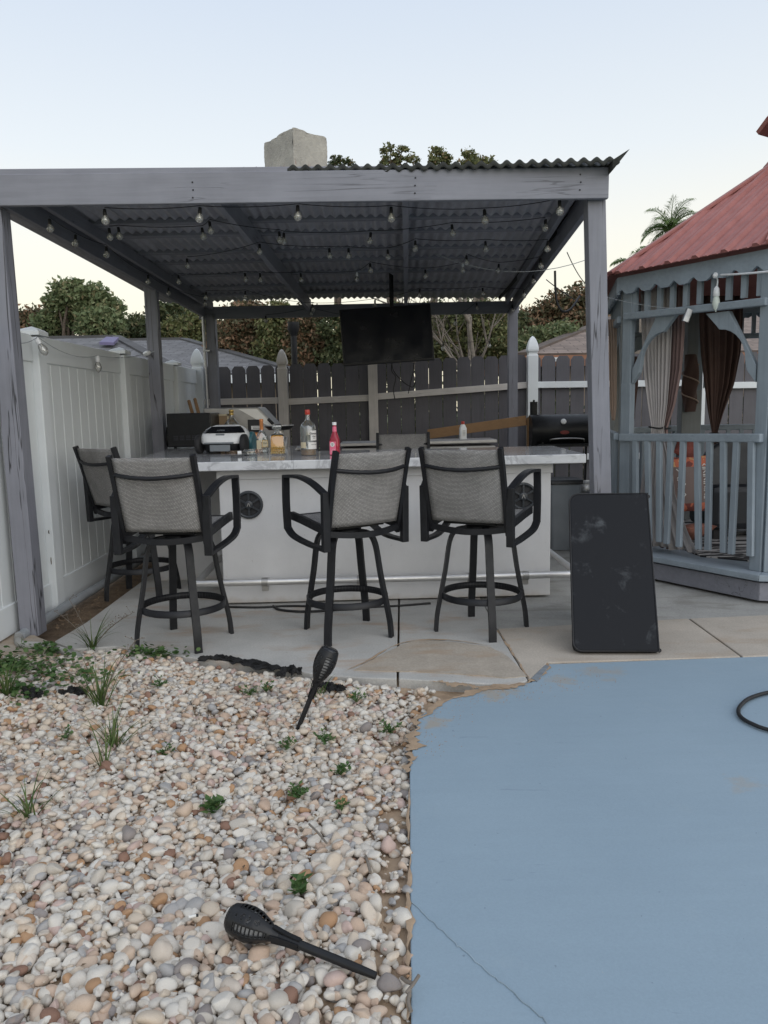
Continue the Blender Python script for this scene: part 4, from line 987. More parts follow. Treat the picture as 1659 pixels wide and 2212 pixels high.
# ------------------------------------------------------------------ the bar
bar = thing('bar', 'stucco outdoor bar with a thick marbled counter, two round speakers and a steel foot rail', 'bar', (0, 5.66, 0))
RB = R(1.3)
fl, fr = Vector((-1.208, 5.632, 0)), Vector((1.241, 5.688, 0)); bx = (fr - fl).normalized(); by = Vector((-bx.y, bx.x, 0))
def bq(s, d, z=0): return fl + bx * s + by * d + Vector((0, 0, z))
LN = (fr - fl).length
ZC = 1.08
b = MB(); b.prism([bq(0, 0), bq(LN, 0), bq(LN, .95), bq(0, .95)], (0, 0, .012), (0, 0, 1.012)); b.build('front_wall', M['stucco'], bar, bevel=.006)
b = MB(); b.prism([bq(-.74, .90), bq(-.003, .90), bq(-.003, 1.95), bq(-.74, 1.95)], (0, 0, .0), (0, 0, 1.010)); b.build('side_wall', M['stucco'], bar, bevel=.006)
b = MB(); b.prism([bq(-.012, -.012), bq(LN + .012, -.012), bq(LN + .012, .002), bq(-.012, .002)], (0, 0, .94), (0, 0, 1.013)); b.build('trim_board', M['stucco'], bar, bevel=.004)
cpts = [bq(-.66, -.135), bq(LN + .225, -.125), bq(LN + .30, 1.13), bq(.45, 1.10), bq(.40, 2.12), bq(-.90, 2.16)]
b = MB(); b.prism(cpts, (0, 0, 1.015), (0, 0, ZC)); b.build('countertop', M['marble'], bar, bevel=.006)
# foot rail: runs along the front and turns back to the side walls at both ends
rl = [W(467, 1211, z=.21), W(426, 1259, z=.21), W(440, 1265, z=.21)]; rr = [W(1206, 1191, z=.21), W(1236, 1222, z=.21), W(1250, 1244, z=.21)]
fy = -.16; zr = .205
corL, corR = bq(-.13, fy, zr), bq(LN + .14, fy, zr)
b = MB(); b.tube([bq(.0, .82, zr), bq(-.17, .82, zr)], .026, 12); b.tube([bq(-.17, .84, zr), bq(-.17, fy, zr)], .026, 12); b.tube([corL - bx * .07, corR + bx * .06], .026, 12); b.tube([bq(LN + .17, .84, zr), bq(LN + .17, fy, zr)], .026, 12); b.tube([bq(LN, .82, zr), bq(LN + .17, .82, zr)], .026, 12)
for c in (bq(-.17, .82, zr), bq(-.17, fy, zr), bq(LN + .17, fy, zr), bq(LN + .17, .82, zr)): b.lathe([(0, -.028), (.02, -.02), (.028, 0), (.02, .02), (0, .028)], 12, c)
b.build('foot_rail', M['steel'], bar)
for s in (.33, 1.02, LN - .62, LN - .22):
    c = bq(s, fy, zr); b = MB(); b.tube([c - bx * .022, c + bx * .022], .033, 12); b.bar(c, bq(s, .0, zr - .02), .03, .035); b.box(bq(s, fy + .02, zr - .045), (.05, .03, .05)); b.build('rail_bracket', M['dull_steel'], bar, bevel=.003)
M['speaker_black'] = mat('speaker_black', (.035, .039, .045), .1, .35, 8, .03, 120)
def speaker(s, z, mm, label):
    t_ = Matrix.Translation(bq(s, -.001, z)).to_3x3(); mtx = rot('Z', math.atan2(bx.y, bx.x)) @ rot('X', PI / 2); c = bq(s, 0, z)
    b = MB(); b.lathe([(.104, 0), (.104, .012), (.096, .02), (.084, .018), (.082, .004)], 32, c, mtx, capb=False); ring = b.build('speaker', M[mm], bar, label=label)
    b = MB(); b.lathe([(.082, .004), (.05, .001), (.0, .0015)], 28, c, mtx); b.build('cone', M['rubber'], ring)
    b = MB()
    for k in range(6):
        a = k * PI / 3 + .52; d = mtx @ Vector((math.cos(a), math.sin(a), 0)); n = mtx @ Vector((0, 0, 1)); b.bar(c + d * .028 + n * .016, c + d * .094 + n * .014, .013, .008, n)
    b.build('grille_spokes', M[mm], ring)
    b = MB(); b.lathe([(.031, .008), (.031, .02), (.026, .023), (.0, .0235)], 20, c, mtx); b.build('hub', M[mm], ring)
    b = MB(); n = mtx @ Vector((0, 0, 1)); ux = mtx @ Vector((1, 0, 0)); uy = mtx @ Vector((0, 1, 0)); o = c + n * .0245
    b.bar(o - ux * .011 - uy * .012, o + uy * .014, .005, .003, n); b.bar(o + ux * .011 - uy * .012, o + uy * .014, .005, .003, n); b.build('flame_emblem', M['dull_steel'], ring)
speaker((W(538, 1090, y=5.64) - fl).dot(bx), W(538, 1090, y=5.64).z, 'speaker_black', 'left speaker, dark spoked grille')
speaker((W(1130, 1072, y=5.68) - fl).dot(bx), W(1130, 1072, y=5.68).z, 'speaker_black', 'right speaker, bluish grille behind the stool arm')
b = MB(); b.tube(spl([W(u, v, z=.008) for u, v in ((495, 1311), (560, 1312), (620, 1309), (700, 1310), (760, 1312), (850, 1309), (930, 1303))], 6), .008, 6)
o = b.build('floor_cable', M['cord']); tag(o, 'black cable lying on the concrete along the foot of the bar', 'cable')
b = MB(); b.tube(spl([W(u, v, z=.010) for u, v in ((590, 1309), (605, 1317), (660, 1321), (740, 1316), (800, 1310))], 6), .009, 6)
o = b.build('floor_cable', M['cord']); tag(o, 'short looping black cable in front of the longer one, under the middle stool', 'cable')

# ------------------------------------------------------------------ bar stools
def make_stool(label, loc, base_rz, seat_rz):
    t = thing('bar_stool', label, 'bar stool', loc, 0, 'black swivel bar stools with woven sling seats round the bar')
    bm = Matrix.Rotation(base_rz, 3, 'Z'); sm = Matrix.Rotation(seat_rz, 3, 'Z')
    def bb(mb, name, m, mtx, parent=t, bevel=0):
        o = mb.build(name, m, parent, local=True, bevel=bevel); o.rotation_euler = (0, 0, mtx) ; return o
    for k in range(4):
        b = MB(); path = spl([(.02, 0, .672), (.10, 0, .672), (.165, 0, .655), (.205, 0, .585), (.235, 0, .40), (.27, 0, .22), (.292, 0, .10), (.300, 0, .0)], 4)
        b.sweep(path, (0, 1, 0), .046, .022); o = b.build('leg', M['black'], t, local=True); o.rotation_euler = (0, 0, base_rz + k * PI / 2)
    b = MB(); n = 40
    b.loft([[Vector((.262 * math.cos(2 * PI * i / n), .262 * math.sin(2 * PI * i / n), 0)) * 1 + Vector((dx * math.cos(2 * PI * i / n), dx * math.sin(2 * PI * i / n), dz)) for i in range(n)] for dx, dz in ((0, .215), (0, .255), (-.012, .257), (-.014, .213), (0, .215))], caps=False)
    bb(b, 'footrest_ring', M['black'], 0)
    b = MB()
    for i in range(72):
        a = 2 * PI * i / 72; b.box((.2465 * math.cos(a), .2465 * math.sin(a), .235), (.003, .003, .036), rot('Z', a))
    o = bb(b, 'footrest_grooves', M['rubber'], 0); o['kind'] = 'stuff'
    b = MB(); b.lathe([(.10, .672), (.10, .69), (.06, .694), (.06, .715)], 20); bb(b, 'swivel_plate', M['black'], 0)
    sr = seat_rz
    b = MB(); b.box((0, -.01, .722), (.30, .30, .03)); bb(b, 'seat_pan', M['blackpl'], sr, bevel=.004)
    # sling frame
    for sx in (-1, 1):
        x = sx * .252; b = MB()
        b.sweep(spl([(x, .245, .765), (x, .10, .752), (x, -.10, .728), (x, -.235, .715)], 5), (0, 0, 1), .05, .024)
        b.sweep(spl([(x, -.205, .665), (x, -.235, .76), (x, -.265, .90), (x, -.305, 1.05), (x, -.350, 1.195)], 6), (0, 1, 0), .036, .026)
        b.build('side_frame', M['black'], t, local=True).rotation_euler = (0, 0, sr)
    b = MB(); b.tube(spl([(-.252, -.318, 1.085), (-.13, -.362, 1.07), (0, -.378, 1.064), (.13, -.362, 1.07), (.252, -.318, 1.085)], 5), .0125, 8); bb(b, 'back_bar', M['black'], sr)
    b = MB(); b.sweep(spl([(-.252, -.225, .700), (-.13, -.252, .685), (0, -.275, .680), (.13, -.252, .685), (.252, -.225, .700)], 5), (0, 0, 1), .036, .02); bb(b, 'rear_bar', M['black'], sr)
    b = MB(); b.bar((-.252, .235, .757), (.252, .235, .757), .03, .025); b.bar((-.2, -.12, .716), (.2, -.12, .716), .04, .02); b.bar((-.25, .1, .735), (.25, .1, .735), .04, .02); bb(b, 'seat_crossbar', M['black'], sr)
    b = MB(); b.grid(12, 16, lambda u, v: Vector(((u - .5) * .480, -.228 - .12 * v - .018 * (1 - (2 * u - 1) ** 2) - .012 * math.sin(PI * v) + .03 * v * (1 - v), .735 + .445 * v)))
    bb(b, 'back_sling', M['sling'], sr).modifiers.new('Solidify', 'SOLIDIFY').thickness = .004
    b = MB(); b.grid(12, 12, lambda u, v: Vector(((u - .5) * .480, -.225 + .465 * v, .748 + .02 * v - .028 * (1 - (2 * u - 1) ** 2) * math.sin(PI * min(1, v * 1.05)))))
    bb(b, 'seat_sling', M['sling'], sr).modifiers.new('Solidify', 'SOLIDIFY').thickness = .004
    for sx in (-1, 1):
        x = sx * .281; xo = sx * .020; b = MB()
        top = spl([(x, -.252, .945), (x + xo, -.13, 1.005), (x + xo, .03, 1.03), (x + xo, .19, 1.025), (x + xo, .225, 1.02)], 6)
        b.sweep(top, (1, 0, 0), .044, .02)
        b.sweep(spl([(x + xo, .215, 1.025), (x + xo, .222, .85), (x + xo, .212, .69)], 5), (1, 0, 0), .044, .024)
        b.sweep(spl([(x + xo, .222, .70), (x + xo, .13, .652), (x, -.05, .618), (x, -.26, .612)], 5), (1, 0, 0), .044, .02)
        b.bar((x, -.25, .60), (x, -.258, .955), .046, .036, (0, 1, 0))
        o = bb(b, 'armrest', M['black'], sr, bevel=.003)
    return t
make_stool('left of the three front stools, its seat turned to the right', (-1.275, 4.743, 0), R(29), R(-8))
make_stool('middle stool of the front three, turned left, behind the standing torch', (-.247, 4.843, 0), R(68), R(33))
make_stool('right front stool, turned right towards the speaker beside the black panel', (.620, 4.878, 0), R(6), R(-28))
make_stool('stool against the white vinyl fence at the left end of the bar', (-1.93, 6.02, 0), R(40), R(-38))
s5 = W(868, 945, y=7.6)
make_stool('stool behind the bar of which only the top of the backrest shows', (s5.x, 7.3, 0), R(20), R(178))

# ------------------------------------------------------------------ folded black table leaning on the pergola post
m0, m1 = W(1239, 1411, z=.0), W(1417, 1411, z=.0); tp = W(1310, 1070, y=4.86)
mx = (m1 - m0).normalized(); wdm = .485; mid = (m0 + m1) / 2; up = W(1311, 1073, y=4.86) - Vector((mid.x, mid.y, .0)); hm_ = up.length; up.normalize(); nm = mx.cross(up).normalized()
fold = thing('folded_table', 'black vinyl covered folding table leaning against the front right pergola post', 'table', mid)
def rr_out(w_, h_, rad):
    pts = [(w_ / 2, 0), (w_ / 2, h_)]
    for k in range(7): a = PI / 2 + k * PI / 12; pts.append((-w_ / 2 + rad + rad * math.cos(a), h_ - rad + rad * math.sin(a)))
    for k in range(7): a = PI + k * PI / 12; pts.append((-w_ / 2 + rad + rad * math.cos(a), rad + rad * math.sin(a)))
    return pts
o2 = rr_out(wdm, hm_, .055)
b = MB(); b.prism([mid + mx * a + up * c for a, c in o2], -nm * .002, nm * .045); top_o = b.build('table_top', M['mat'], fold, bevel=.009)
b = MB(); b.prism([mid + mx * (a * .985 + .004) + up * (c * .99 + .006) for a, c in o2], -nm * .052, -nm * .006); b.build('lower_leaf', M['mat'], fold, bevel=.008)
b = MB(); b.tube([mid + mx * a + up * c + nm * .0445 for a, c in o2], .0045, 6, closed=True); b.build('edge_piping', M['rubber'], fold)
for c in (.012, hm_ - .012): b = MB(); b.lathe([(.013, -.006), (.013, .006)], 10, mid + mx * (wdm / 2 + .006) + up * c + nm * .02, rot('X', PI / 2)); b.build('hinge_ring', M['rubber'], fold)

# ------------------------------------------------------------------ things on the counter
def spot(u, v): return W(u, v, z=ZC)
def bottle(name, label, u, v, h, prof, parts, sq=False, rz=0):
    p = spot(u, v); return thing(name, label, 'bottle', (p.x, p.y, ZC + .001), rz, 'bottles on the bar counter')
def rrect(w_, d_, r_, z, n=5):
    pts = []
    for cx0, cy0, a0 in ((w_ / 2 - r_, d_ / 2 - r_, 0), (-w_ / 2 + r_, d_ / 2 - r_, PI / 2), (-w_ / 2 + r_, -d_ / 2 + r_, PI), (w_ / 2 - r_, -d_ / 2 + r_, 1.5 * PI)):
        for k in range(n): a = a0 + k * PI / 2 / (n - 1); pts.append(Vector((cx0 + r_ * math.cos(a), cy0 + r_ * math.sin(a), z)))
    return pts
FRONT = Matrix.Rotation(PI / 2, 4, 'X')
# whisky
t = bottle('whisky_bottle', 'tall clear glass whisky bottle with a red cap and white labels, nearly empty', 667, 984, 0, 0, 0, rz=R(8))
b = MB(); b.lathe([(.056, 0), (.062, .006), (.062, .15), (.064, .215), (.052, .245), (.026, .268), (.019, .285), (.018, .325)], 24); b.build('glass', M['bottle'], t, local=True)
b = MB(); b.lathe([(.057, .006), (.0585, .012), (.0585, .046)], 24); b.build('whisky', M['pale_amber'], t, local=True)
b = MB(); b.lathe([(.0195, .318), (.0205, .32), (.0205, .352), (.018, .357)], 16); b.build('cap', M['red_cap'], t, local=True)
def curved(b, r_, a0, a1, z0, z1):
    b.grid(10, 1, lambda u, v: Vector((r_ * math.sin(a0 + (a1 - a0) * u), -r_ * math.cos(a0 + (a1 - a0) * u), z0 + (z1 - z0) * v)))
b = MB(); curved(b, .0638, .25, 1.45, .118, .195); b.build('label_upper', M['paper'], t, local=True)
b = MB(); curved(b, .0632, -.05, 1.4, .052, .105); b.build('label_lower', M['paper'], t, local=True)
b = MB(); curved(b, .0632, -1.25, -.35, .06, .105); b.build('label_back', M['cream_lab'], t, local=True)
for body, sz, z, yaw_ in (("Dewar's", .025, .172, .72), ('White', .013, .150, .72), ('LABEL', .008, .136, .72), ('SCOTCH WHISKY', .007, .088, .72)):
    mt4 = Matrix.Rotation(yaw_, 4, 'Z') @ Matrix.Translation((0, -.0648, z)) @ FRONT; put_text(body, sz, M['ink'], t, mt4)
# pink syrup
t = bottle('syrup_bottle', 'red syrup bottle with a pink neck band and white screw cap', 724, 983, 0, 0, 0, rz=R(-10))
b = MB(); b.loft([rrect(.070, .070, .012, 0), rrect(.074, .074, .014, .005), rrect(.074, .074, .014, .115), rrect(.066, .066, .028, .140), rrect(.046, .046, .0225, .168), rrect(.031, .031, .015, .19), rrect(.029, .029, .0142, .235)]); b.build('glass', M['red_syrup'], t, local=True)
b = MB(); b.loft([rrect(.036, .036, .0178, .182), rrect(.0325, .0325, .016, .222)], caps=False); b.build('neck_band', M['pink'], t, local=True)
b = MB(); b.lathe([(.0175, .233), (.0175, .254), (.016, .256)], 16); b.build('cap', M['white'], t, local=True)
b = MB(); b.box((-.008, -.0378, .056), (.05, .0015, .10)); b.build('label', M['pink'], t, local=True)
b = MB(); b.lathe([(.018, 0), (.018, .002)], 16, (-.010, -.0392, .084), rot('X', PI / 2)); o = b.build('label_badge', M['paper'], t, local=True)
for k in range(3): b = MB(); b.box((-.010, -.0418, .092 - .008 * k), (.018 - .004 * (k == 2), .0006, .003)); b.build('printed_line', M['ink'], t, local=True)
b = MB(); b.tube([(.014 * math.cos(a) - .002, -.0392, .03 + .017 * math.sin(a)) for a in [i * .45 for i in range(12)]], .0012, 5); b.build('printed_ring', M['paper'], t, local=True)
# decanter
t = bottle('decanter', 'square cut glass decanter of amber spirit with a flat glass stopper', 600, 983, 0, 0, 0, rz=R(6))
b = MB(); b.loft([rrect(.108, .108, .008, 0), rrect(.112, .112, .010, .006), rrect(.112, .112, .010, .150), rrect(.090, .090, .02, .166), rrect(.044, .044, .02, .174), rrect(.036, .036, .0178, .196), rrect(.052, .052, .024, .2)]); b.build('glass', M['clear'], t, local=True)
b = MB(); b.loft([rrect(.098, .098, .008, .026), rrect(.102, .102, .008, .03), rrect(.102, .102, .008, .146), rrect(.08, .08, .018, .158)]); b.build('spirit', M['amber'], t, local=True)
b = MB(); b.loft([rrect(.03, .03, .0148, .19), rrect(.03, .03, .0148, .204), rrect(.074, .074, .008, .206), rrect(.076, .076, .008, .235), rrect(.070, .070, .008, .238)]); b.build('stopper', M['bottle'], t, local=True)
b = MB()
for fx_ in range(4):
    mr = rot('Z', fx_ * PI / 2)
    for i in range(7):
        for j in range(4):
            c = mr @ Vector((-.045 + i * .015, -.0565, .018 + j * .015)); b.lathe([(.0085, -.001), (.0, .0035)], 4, c, mr @ rot('X', PI / 2), smooth=False)
o = b.build('cut_diamonds', M['gold'], t, local=True); o['kind'] = 'stuff'
# cognac
t = bottle('cognac_bottle', 'clear cognac bottle with an orange foil neck and gold label', 567, 978, 0, 0, 0, rz=R(14))
b = MB(); b.loft([rrect(.094, .07, .018, 0), rrect(.100, .076, .02, .006), rrect(.098, .074, .02, .122), rrect(.084, .066, .025, .150), rrect(.048, .046, .0225, .178), rrect(.031, .031, .015, .198), rrect(.028, .028, .0138, .262)]); b.build('glass', M['bottle'], t, local=True)
b = MB(); b.loft([rrect(.0335, .0335, .0165, .19), rrect(.031, .031, .015, .262), rrect(.034, .034, .0165, .266), rrect(.034, .034, .0165, .284), rrect(.028, .028, .0135, .287)]); b.build('foil', M['orange_foil'], t, local=True)
b = MB(); b.box((.022, -.0392, .078), (.05, .001, .06)); lab = b.build('label', M['gold'], t, local=True)
b = MB(); b.box((.022, -.0402, .078), (.042, .001, .052)); b.build('label_panel', M['cream_lab'], t, local=True)
b = MB(); b.box((-.030, -.0392, .07), (.038, .001, .075)); b.build('label_back', M['cream_lab'], t, local=True)
put_text('Hen', .02, M['ink'], t, Matrix.Translation((.022, -.0412, .082)) @ FRONT)
# small flask lying down
p = spot(534, 985); t = thing('flask', 'small clear glass flask with a white cap lying on the counter', 'bottle', (p.x, p.y, ZC + .028), R(14), 'bottles on the bar counter')
mr = rot('Y', PI / 2)
b = MB(); b.loft([[mr @ q for q in rrect(a, c, min(a, c) * .3, z)] for a, c, z in ((.048, .07, .065), (.052, .075, .055), (.052, .075, -.02), (.024, .024, -.035), (.022, .022, -.05))]); b.build('glass', M['clear'], t, local=True)
b = MB(); b.lathe([(.015, -.045), (.015, -.075)], 14, m=mr); b.build('cap', M['white'], t, local=True)
# gold topped bottle behind the robot
p = W(503, 965, z=ZC); t = thing('tequila_bottle', 'clear bottle with a gold cap standing behind the white robot', 'bottle', (p.x, p.y, ZC + .001), 0, 'bottles on the bar counter')
b = MB(); b.lathe([(.07, 0), (.078, .01), (.078, .20), (.074, .23), (.05, .262), (.022, .29), (.019, .31), (.018, .345)], 24); b.build('glass', M['bottle'], t, local=True)
b = MB(); b.lathe([(.071, .008), (.072, .012), (.072, .13)], 20); b.build('spirit', M['pale_amber'], t, local=True)
b = MB(); b.lathe([(.022, .318), (.024, .32), (.024, .340), (.021, .342), (.021, .348), (.025, .350), (.025, .372), (.02, .376)], 18); b.build('cap', M['gold'], t, local=True)

# pool robot
p = spot(480, 981); rb = thing('pool_robot', 'white car-shaped pool cleaning robot with black window and wheels on the bar', 'robot', (p.x, p.y + .18, ZC + .001), R(-6))
def ringz(hx, y0, y1, z, n=32, e=.55):
    pts = []
    for k in range(n):
        a = 2 * PI * k / n; cx0, sy0 = math.cos(a), math.sin(a); pts.append(Vector((hx * abs(cx0) ** e * (1 if cx0 > 0 else -1), (y0 + y1) / 2 + (y1 - y0) / 2 * abs(sy0) ** e * (1 if sy0 > 0 else -1), z)))
    return pts
RG = [(.185, -.175, .175, .085), (.195, -.18, .18, .10), (.198, -.165, .18, .145), (.188, -.14, .18, .172), (.165, -.10, .175, .200), (.132, -.045, .16, .226), (.09, .0, .13, .240)]
b = MB(); b.loft([ringz(a, c, d, z) for a, c, d, z in RG]); b.build('shell', M['white'], rb, local=True)
b = MB(); n = 32
rows = []
for a, c, d, z in RG[3:6]:
    rows.append([q for k, q in enumerate(ringz(a * 1.012, c - .004, d + .004, z + .003)) if 17 <= k <= 31])
vs = [q for r_ in rows for q in r_]; m_ = len(rows[0]); b.add(vs, [(i * m_ + k, i * m_ + k + 1, (i + 1) * m_ + k + 1, (i + 1) * m_ + k) for i in range(2) for k in range(m_ - 1)], True)
b.build('window', M['screen'], rb, local=True)
put_text('AIPER', .028, M['grey_pl'], rb, Matrix.Translation((0, -.126, .1935)) @ Matrix.Rotation(R(38), 4, 'X') @ Matrix.Translation((0, .0, .004)))
b = MB(); b.box((0, -.148, .158), (.075, .03, .012), rot('X', R(-35))); b.build('latch', M['grey_pl'], rb, local=True, bevel=.003)
b = MB(); b.loft([ringz(.16, -.15, .16, .025), ringz(.18, -.168, .17, .05), ringz(.183, -.172, .172, .087)]); b.build('chassis', M['blackpl'], rb, local=True)
b = MB(); b.box((-.005, -.185, .092), (.255, .02, .014)); b.box((0, -.172, .05), (.175, .02, .055)); b.build('bumper', M['grey_pl'], rb, local=True, bevel=.005)
for sx in (-1, 1):
    for yy, mm, rad in ((-.115, 'rubber', .082), (.125, 'teal' if sx > 0 else 'rubber', .088)):
        b = MB(); b.lathe([(.05, -.02), (rad - .006, -.021), (rad, -.014), (rad, .014), (rad - .006, .021), (.05, .02)], 24, (sx * .196, yy, rad), rot('Y', PI / 2)); wl = b.build('wheel', M[mm], rb, local=True)
        b = MB(); b.lathe([(.045, -.018), (.045, .018)], 14, (sx * .196, yy, rad), rot('Y', PI / 2)); b.build('rim', M['blackpl'], wl, local=True)
# microwave, seen from behind
p = W(410, 969, z=ZC); mw = thing('microwave', 'black microwave oven with its vented back towards the camera', 'microwave', (p.x, p.y + .22, ZC + .012), R(-2))
b = MB(); b.box((0, 0, .17), (.44, .38, .335)); b.build('cabinet', M['blackpl'], mw, local=True, bevel=.008)
b = MB()
for k in range(4):
    for j in range(3): b.box((-.135 + k * .062, -.192, .075 + j * .018), (.045, .006, .008))
b.build('vent_slots', M['ink'], mw, local=True)
for sx in (-1, 1): b = MB(); b.lathe([(.015, -.012), (.015, .004)], 10, (sx * .16, -.14, 0)); b.build('foot', M['rubber'], mw, local=True)
p = W(350, 960, z=ZC + .03); t = thing('helmet', 'round black object, dome shaped, half hidden left of the microwave', 'container', (p.x + .05, p.y + .1, ZC))
b = MB(); b.lathe([(.10, 0), (.125, .03), (.13, .10), (.11, .17), (.06, .205), (0, .212)], 22); b.build('shell', M['blackpl'], t, local=True)
t['label'] = 'rounded black appliance half hidden at the left side of the microwave'; t.name = 'slow_cooker'; t['category'] = 'appliance'
p = W(477, 965, z=ZC); t = thing('cardboard_box', 'tan box with a pale rim standing right beside the microwave', 'box', (p.x + .0, p.y + .20, ZC + .001))
b = MB(); b.box((0, 0, .165), (.15, .2, .33)); b.build('carton', M['cardboard'], t, local=True)
b = MB()
for sx, sz, dx, dz in ((0, .322, .15, .016), (0, .008, .15, .016), (-.067, .165, .016, .33), (.067, .165, .016, .33)): b.box((sx, -.104, sz), (dx, .008, dz))
b.build('rim', M['cream_lab'], t, local=True)
# two wooden handles leaning on the fence corner
for k, (u0, v0, u1, v1, lb) in enumerate(((408, 866, 421, 912, 'left of two wooden tool handles leaning on the white fence behind the microwave'), (421, 862, 434, 912, 'right of two wooden tool handles leaning on the white fence behind the microwave'))):
    b = MB(); a, c = W(u0, v0, y=9.1), W(u1, v1, y=8.9); d = (c - a).normalized(); b.tube([a, c, c + d * .95], [.020, .022, .022], 8); o = b.build('tool_handle', M['plank']); tag(o, lb, 'tool handle', 'wooden tool handles')

# ------------------------------------------------------------------ behind the bar
gz = 8.35; h0 = W(460, 881, y=gz); h1 = W(558, 879, y=gz); h2 = W(594, 917, y=gz)
gr = thing('gas_grill', 'stainless gas grill with its sloped hood closed, behind the robot', 'grill', (W(525, 960, y=gz).x, gz, 0))
zl = W(525, 968, y=gz).z
b = MB(); b.prism([Vector((h0.x - .1, 0, zl)), Vector((h2.x + .02, 0, zl)), Vector((h2.x, 0, h2.z)), Vector((h1.x, 0, h1.z)), Vector((h0.x - .1, 0, h0.z))], (0, gz - .02, 0), (0, gz + .5, 0)); b.build('hood', M['dull_steel'], gr, bevel=.012)
b = MB(); b.box(((h0.x + h2.x) / 2 - .05, gz + .25, zl / 2 + .02), (h2.x - h0.x + .1, .5, zl - .06)); b.build('cabinet', M['dull_steel'], gr, bevel=.006)
b = MB(); b.prism([W(u, v, y=gz - .05) for u, v in ((515, 884), (555, 884), (592, 920), (580, 921))], (0, 0, 0), (0, .012, 0)); b.build('hood_edge', M['steel'], gr)
b = MB(); b.box((W(632, 960, y=gz).x, gz + .2, zl - .02), (.32, .4, .03)); b.build('side_shelf', M['dull_steel'], gr, bevel=.004)
a, c = W(579, 905, y=gz - .12), W(590, 916, y=gz - .12); b = MB(); b.tube([a, c], .016, 8); b.build('hood_handle', M['rubber'], gr)
pz8 = W(556, 958, y=7.7); t = thing('spice_tin', 'black box with a white label stacked on a copper tin behind the cognac bottle', 'box', (pz8.x, 7.62, ZC + .15), R(4))
b = MB(); b.box((0, 0, .062), (.135, .12, .125)); b.build('carton', M['blackpl'], t, local=True, bevel=.003)
b = MB(); b.box((.015, -.0615, .045), (.10, .002, .036)); b.build('label', M['paper'], t, local=True)
for k in range(2): b = MB(); b.box((.015, -.063, .052 - k * .014), (.07, .0006, .005)); b.build('printed_line', M['ink'], t, local=True)
t = thing('copper_tin', 'brown copper coloured tin under the black labelled box', 'tin', (pz8.x, 7.62, ZC + .001), R(4))
b = MB(); b.lathe([(.068, 0), (.068, .13), (.06, .148)], 18); b.build('can', M['orange_foil'], t, local=True); b = MB(); b.lathe([(.07, .05), (.07, .09)], 18, capa=False, capb=False); b.build('band', M['ink'], t, local=True)
p = W(604, 950, y=7.5); t = thing('frying_pan', 'dark pan with a bright rim and slanting handle behind the decanter', 'pan', (p.x, 7.5, W(604, 922, y=7.5).z), 0)
b = MB(); b.lathe([(.10, -.03), (.135, .0), (.14, .012), (.128, .012), (.10, -.018)], 26, capb=False); b.build('bowl', M['blackpl'], t, local=True)
b = MB(); b.tube([(.14 * math.cos(a), .14 * math.sin(a), .013) for a in [2 * PI * i / 26 for i in range(26)]], .004, 6, closed=True); b.build('rim', M['steel'], t, local=True)
b = MB(); b.lathe([(.05, -.1), (.045, -.03)], 14); b.lathe([(.075, -(t.location.z - ZC)), (.075, -.1), (.05, -.1)], 14); b.build('stand', M['dull_steel'], t, local=True)
# back cabinet, spray bottle, plank
cz = W(1000, 952, y=8.7); c0_, c1_ = W(735, 962, y=8.6), W(1073, 947, y=8.6)
cab = thing('back_cabinet', 'low grey metal cabinet standing behind the bar in front of the picket fence', 'cabinet', ((c0_.x + c1_.x) / 2, 8.85, 0))
wc = c1_.x - c0_.x; xm = cab.location.x
b = MB(); b.bar((c0_.x, 8.85, cz.z - .015), (c1_.x, 8.85, cz.z - .005), .56, .035); b.build('top', M['dull_steel'], cab, bevel=.005)
b = MB(); b.box((xm, 8.87, (cz.z - .05) / 2), (wc - .04, .5, cz.z - .06)); b.build('body', M['dull_steel'], cab, bevel=.005)
for k in range(3): b = MB(); b.box((c0_.x + wc * (k + .5) / 3, 8.60, cz.z - .16), (wc / 3 - .03, .015, .20)); d_ = b.build('drawer', M['dull_steel'], cab, bevel=.004); b = MB(); b.tube([(c0_.x + wc * (k + .5) / 3 - .08, 8.58, cz.z - .10), (c0_.x + wc * (k + .5) / 3 + .08, 8.58, cz.z - .10)], .008, 8); b.build('handle', M['steel'], d_)
t = thing('cleaner_bottle', 'white plastic bottle with a red cap on the back cabinet', 'bottle', (cz.x, 8.7, cz.z + .015), R(10))
b = MB(); b.loft([rrect(.075, .05, .015, 0), rrect(.08, .055, .016, .006), rrect(.08, .055, .016, .125), rrect(.05, .045, .02, .16), rrect(.03, .03, .0148, .172)]); b.build('body', M['white'], t, local=True)
b = MB(); b.lathe([(.02, .168), (.02, .20), (.017, .203)], 14); b.build('cap', M['red_cap'], t, local=True)
b = MB(); b.box((.005, -.0285, .07), (.045, .001, .075)); b.build('label', M['paper'], t, local=True)
for k in range(4): b = MB(); b.box((.005, -.0295, .095 - k * .015), (.03, .0006, .004)); b.build('printed_line', M['grey_pl'], t, local=True)
pa, pb_ = W(925, 938, y=9.5), W(1137, 908, y=9.15); o = MB().bar(pa, pb_, .04, .115).build('plank', M['plank'], bevel=.004); tag(o, 'brown wooden plank propped slanting in front of the picket fence', 'plank')
pv = W(1147, 935, y=9.1); o = MB().bar((pv.x, 9.1, .0), (pv.x, 9.1, W(1147, 902, y=9.1).z), .09, .10, (0, 1, 0)).build('timber_prop', M['plank'], bevel=.004); tag(o, 'short upright timber holding up the slanting plank beside the barrel grill', 'timber')
